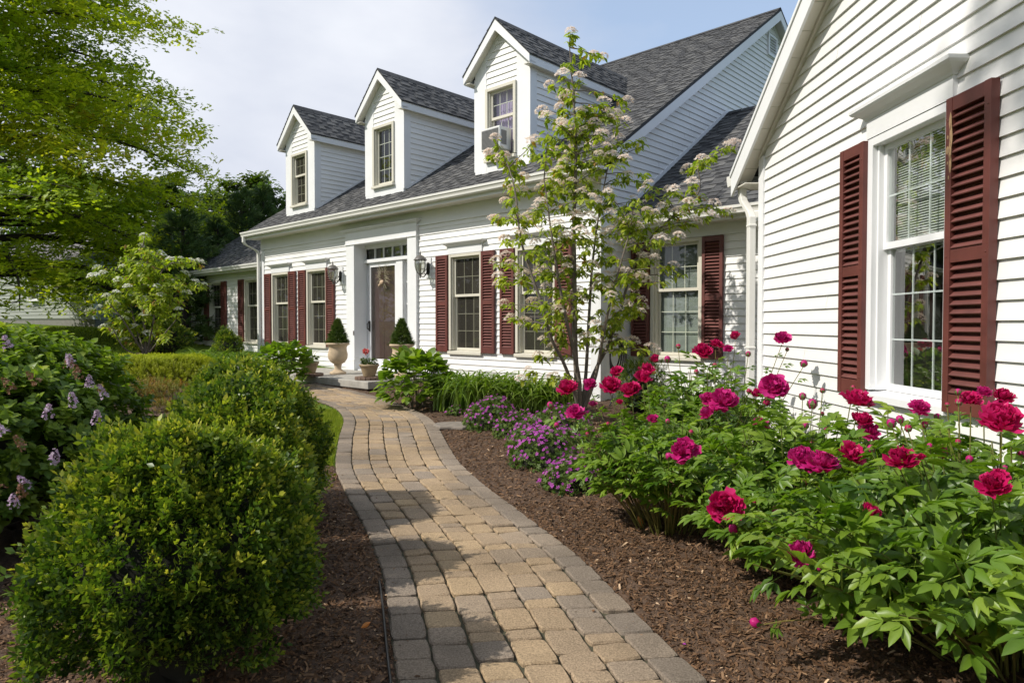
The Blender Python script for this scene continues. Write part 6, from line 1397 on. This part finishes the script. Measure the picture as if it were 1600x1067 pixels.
big_tree('oak_tree', 'big spreading oak with fresh green leaves filling the upper left', (bx, by, gh(bx, by) - .1), 18.5, lambda z: float(np.interp(z, [1.5, 3, 5, 9, 13, 18.5], [7.8, 8.3, 8.0, 6.3, 4.6, 1.2])), 2.0, 104, 14, 201, M_OAK, M_DBARK, .4, 1.0, droop=.38, r0=.36, jit=.36)
# conifers behind the far end
M_CON = leafmat('conifer_needles', [(0.024, 0.055, 0.018), (0.048, 0.095, 0.03), (0.08, 0.135, 0.04), (0.12, 0.175, 0.055)], .6, .12, .25)
def conifer(x, y, H, r, seed, label):
    o = thing('conifer', label, 'tree', (x, y, gh(x, y) - .1), 0, 'dark conifers behind the low end of the house'); g = rg(seed); P = []; D = []; segs = []
    mb = MB(); mb.tube([(0, 0, 0), (0, 0, H * .5), (0, 0, H)], [.16, .1, .015], 8); mb.build('trunk', M_DBARK, o)
    z = .2
    while z < H * .98:
        f = z / H; R0 = r * (1 - f) ** .75 * g.uniform(.8, 1.1) + .1
        for k in range(7):
            a = g.uniform(0, 6.28); L0 = R0 * g.uniform(.6, 1.12); d = np.array([math.cos(a), math.sin(a), .12 + .25 * f]); m = max(4, int(L0 * 10)); p0 = np.array([0, 0, z]); segs.append(([Vector(p0), Vector(p0 + d * L0)], [.02, .006]))
            for j in range(m): s = (j + g.random()) / m; s = .25 + .75 * s; P.append(p0 + d * L0 * s + g.normal(0, .09, 3) + np.array([0, 0, -.12 * s * s * L0])); D.append(d + g.normal(0, .45, 3) + np.array([0, 0, .15]))
        z += .17 + .05 * g.random()
    link('limbs', tubes_np('limbs', segs, 4), M_DBARK, o); n = len(P)
    link('crown', scat('crown', NTUFT, np.array(P), frames(np.array(D), g.normal(0, .5, (n, 3)) + (0, 0, 1)), g.uniform(.22, .42, n), g.beta(2, 2.2, n)), M_CON, o)
for i, (px, Y, tz, r, lab) in enumerate(((378, 24, 296, 1.5, 'dark conifer behind the low end of the house, left of the highest tip'), (411, 25, 296, 1.2, 'dark conifer rising highest beside the main roof'), (340, 23, 345, 1.7, 'dark conifer mostly hidden by the oak leaves above the low roof'), (285, 20.5, 330, 1.9, 'dark conifer at the corner of the low end of the house'), (262, 23, 380, 1.6, 'dark conifer behind the white flowering shrub'))):
    q = at(px, tz, Y); conifer(q.x, q.y, q.z - gh(q.x, q.y) + .1, r, 300 + i, lab)
# trees that close the background
M_FAR = leafmat('far_leaf', [(0.022, 0.05, 0.010), (0.045, 0.09, 0.014), (0.08, 0.125, 0.02), (0.12, 0.15, 0.03)], .55, .35, .3)
for i, (x, y, H, r, lab) in enumerate(((-44, 48, 11, 5.5, 'broad far tree at the left edge behind the neighbouring house'), (-33, 50, 9.5, 5, 'far tree behind the left part of the neighbouring roof'), (-24, 47, 9, 4.5, 'far tree behind the neighbouring roof ridge'), (-17, 44, 8.5, 4.2, 'far tree behind the right end of the neighbouring house'))):
    big_tree('maple_tree', lab, (x, y, gh(x, y)), H, (lambda r: lambda z: float(np.interp(z / H, [.1, .4, .75, 1], [r * .7, r, r * .7, .6])))(r), 1.0, 22, 9, 400 + i, M_FAR, M_DBARK, .85, .5, group='trees far behind the lawn', r0=.22, jit=.5)

# the tall tree behind the photographer whose crown dapples the wing, and trees over the road (outside the frame, seen in the panes)
big_tree('shade_tree', 'tall high crowned tree standing outside the frame to the left of the path', (-7.1, -2.25, 0), 17.8, lambda z: float(np.interp(z, [12, 14, 16, 17.8], [1.5, 1.9, 1.7, .6])), 13.2, 20, 7, 501, M_FAR, M_DBARK, .34, .6, r0=.2, jit=.3, droop=.1)
for i, (x, y, H, r) in enumerate(((-30, -4, 9, 4.5), (-25, -16, 10, 5), (-15, -24, 10, 5), (-4, -27, 11, 5.5), (8, -26, 10, 5), (-33, 12, 9, 4.5), (-20, -32, 12, 6))):
    big_tree('maple_tree', 'broad leafy tree across the road, outside the frame', (x, y, 0), H, (lambda r: lambda z: float(np.interp(z / H, [.1, .4, .75, 1], [r * .7, r, r * .7, .6])))(r), 1.0, 18, 8, 520 + i, M_FAR, M_DBARK, .95, .5, group='trees across the road', r0=.22, jit=.55)
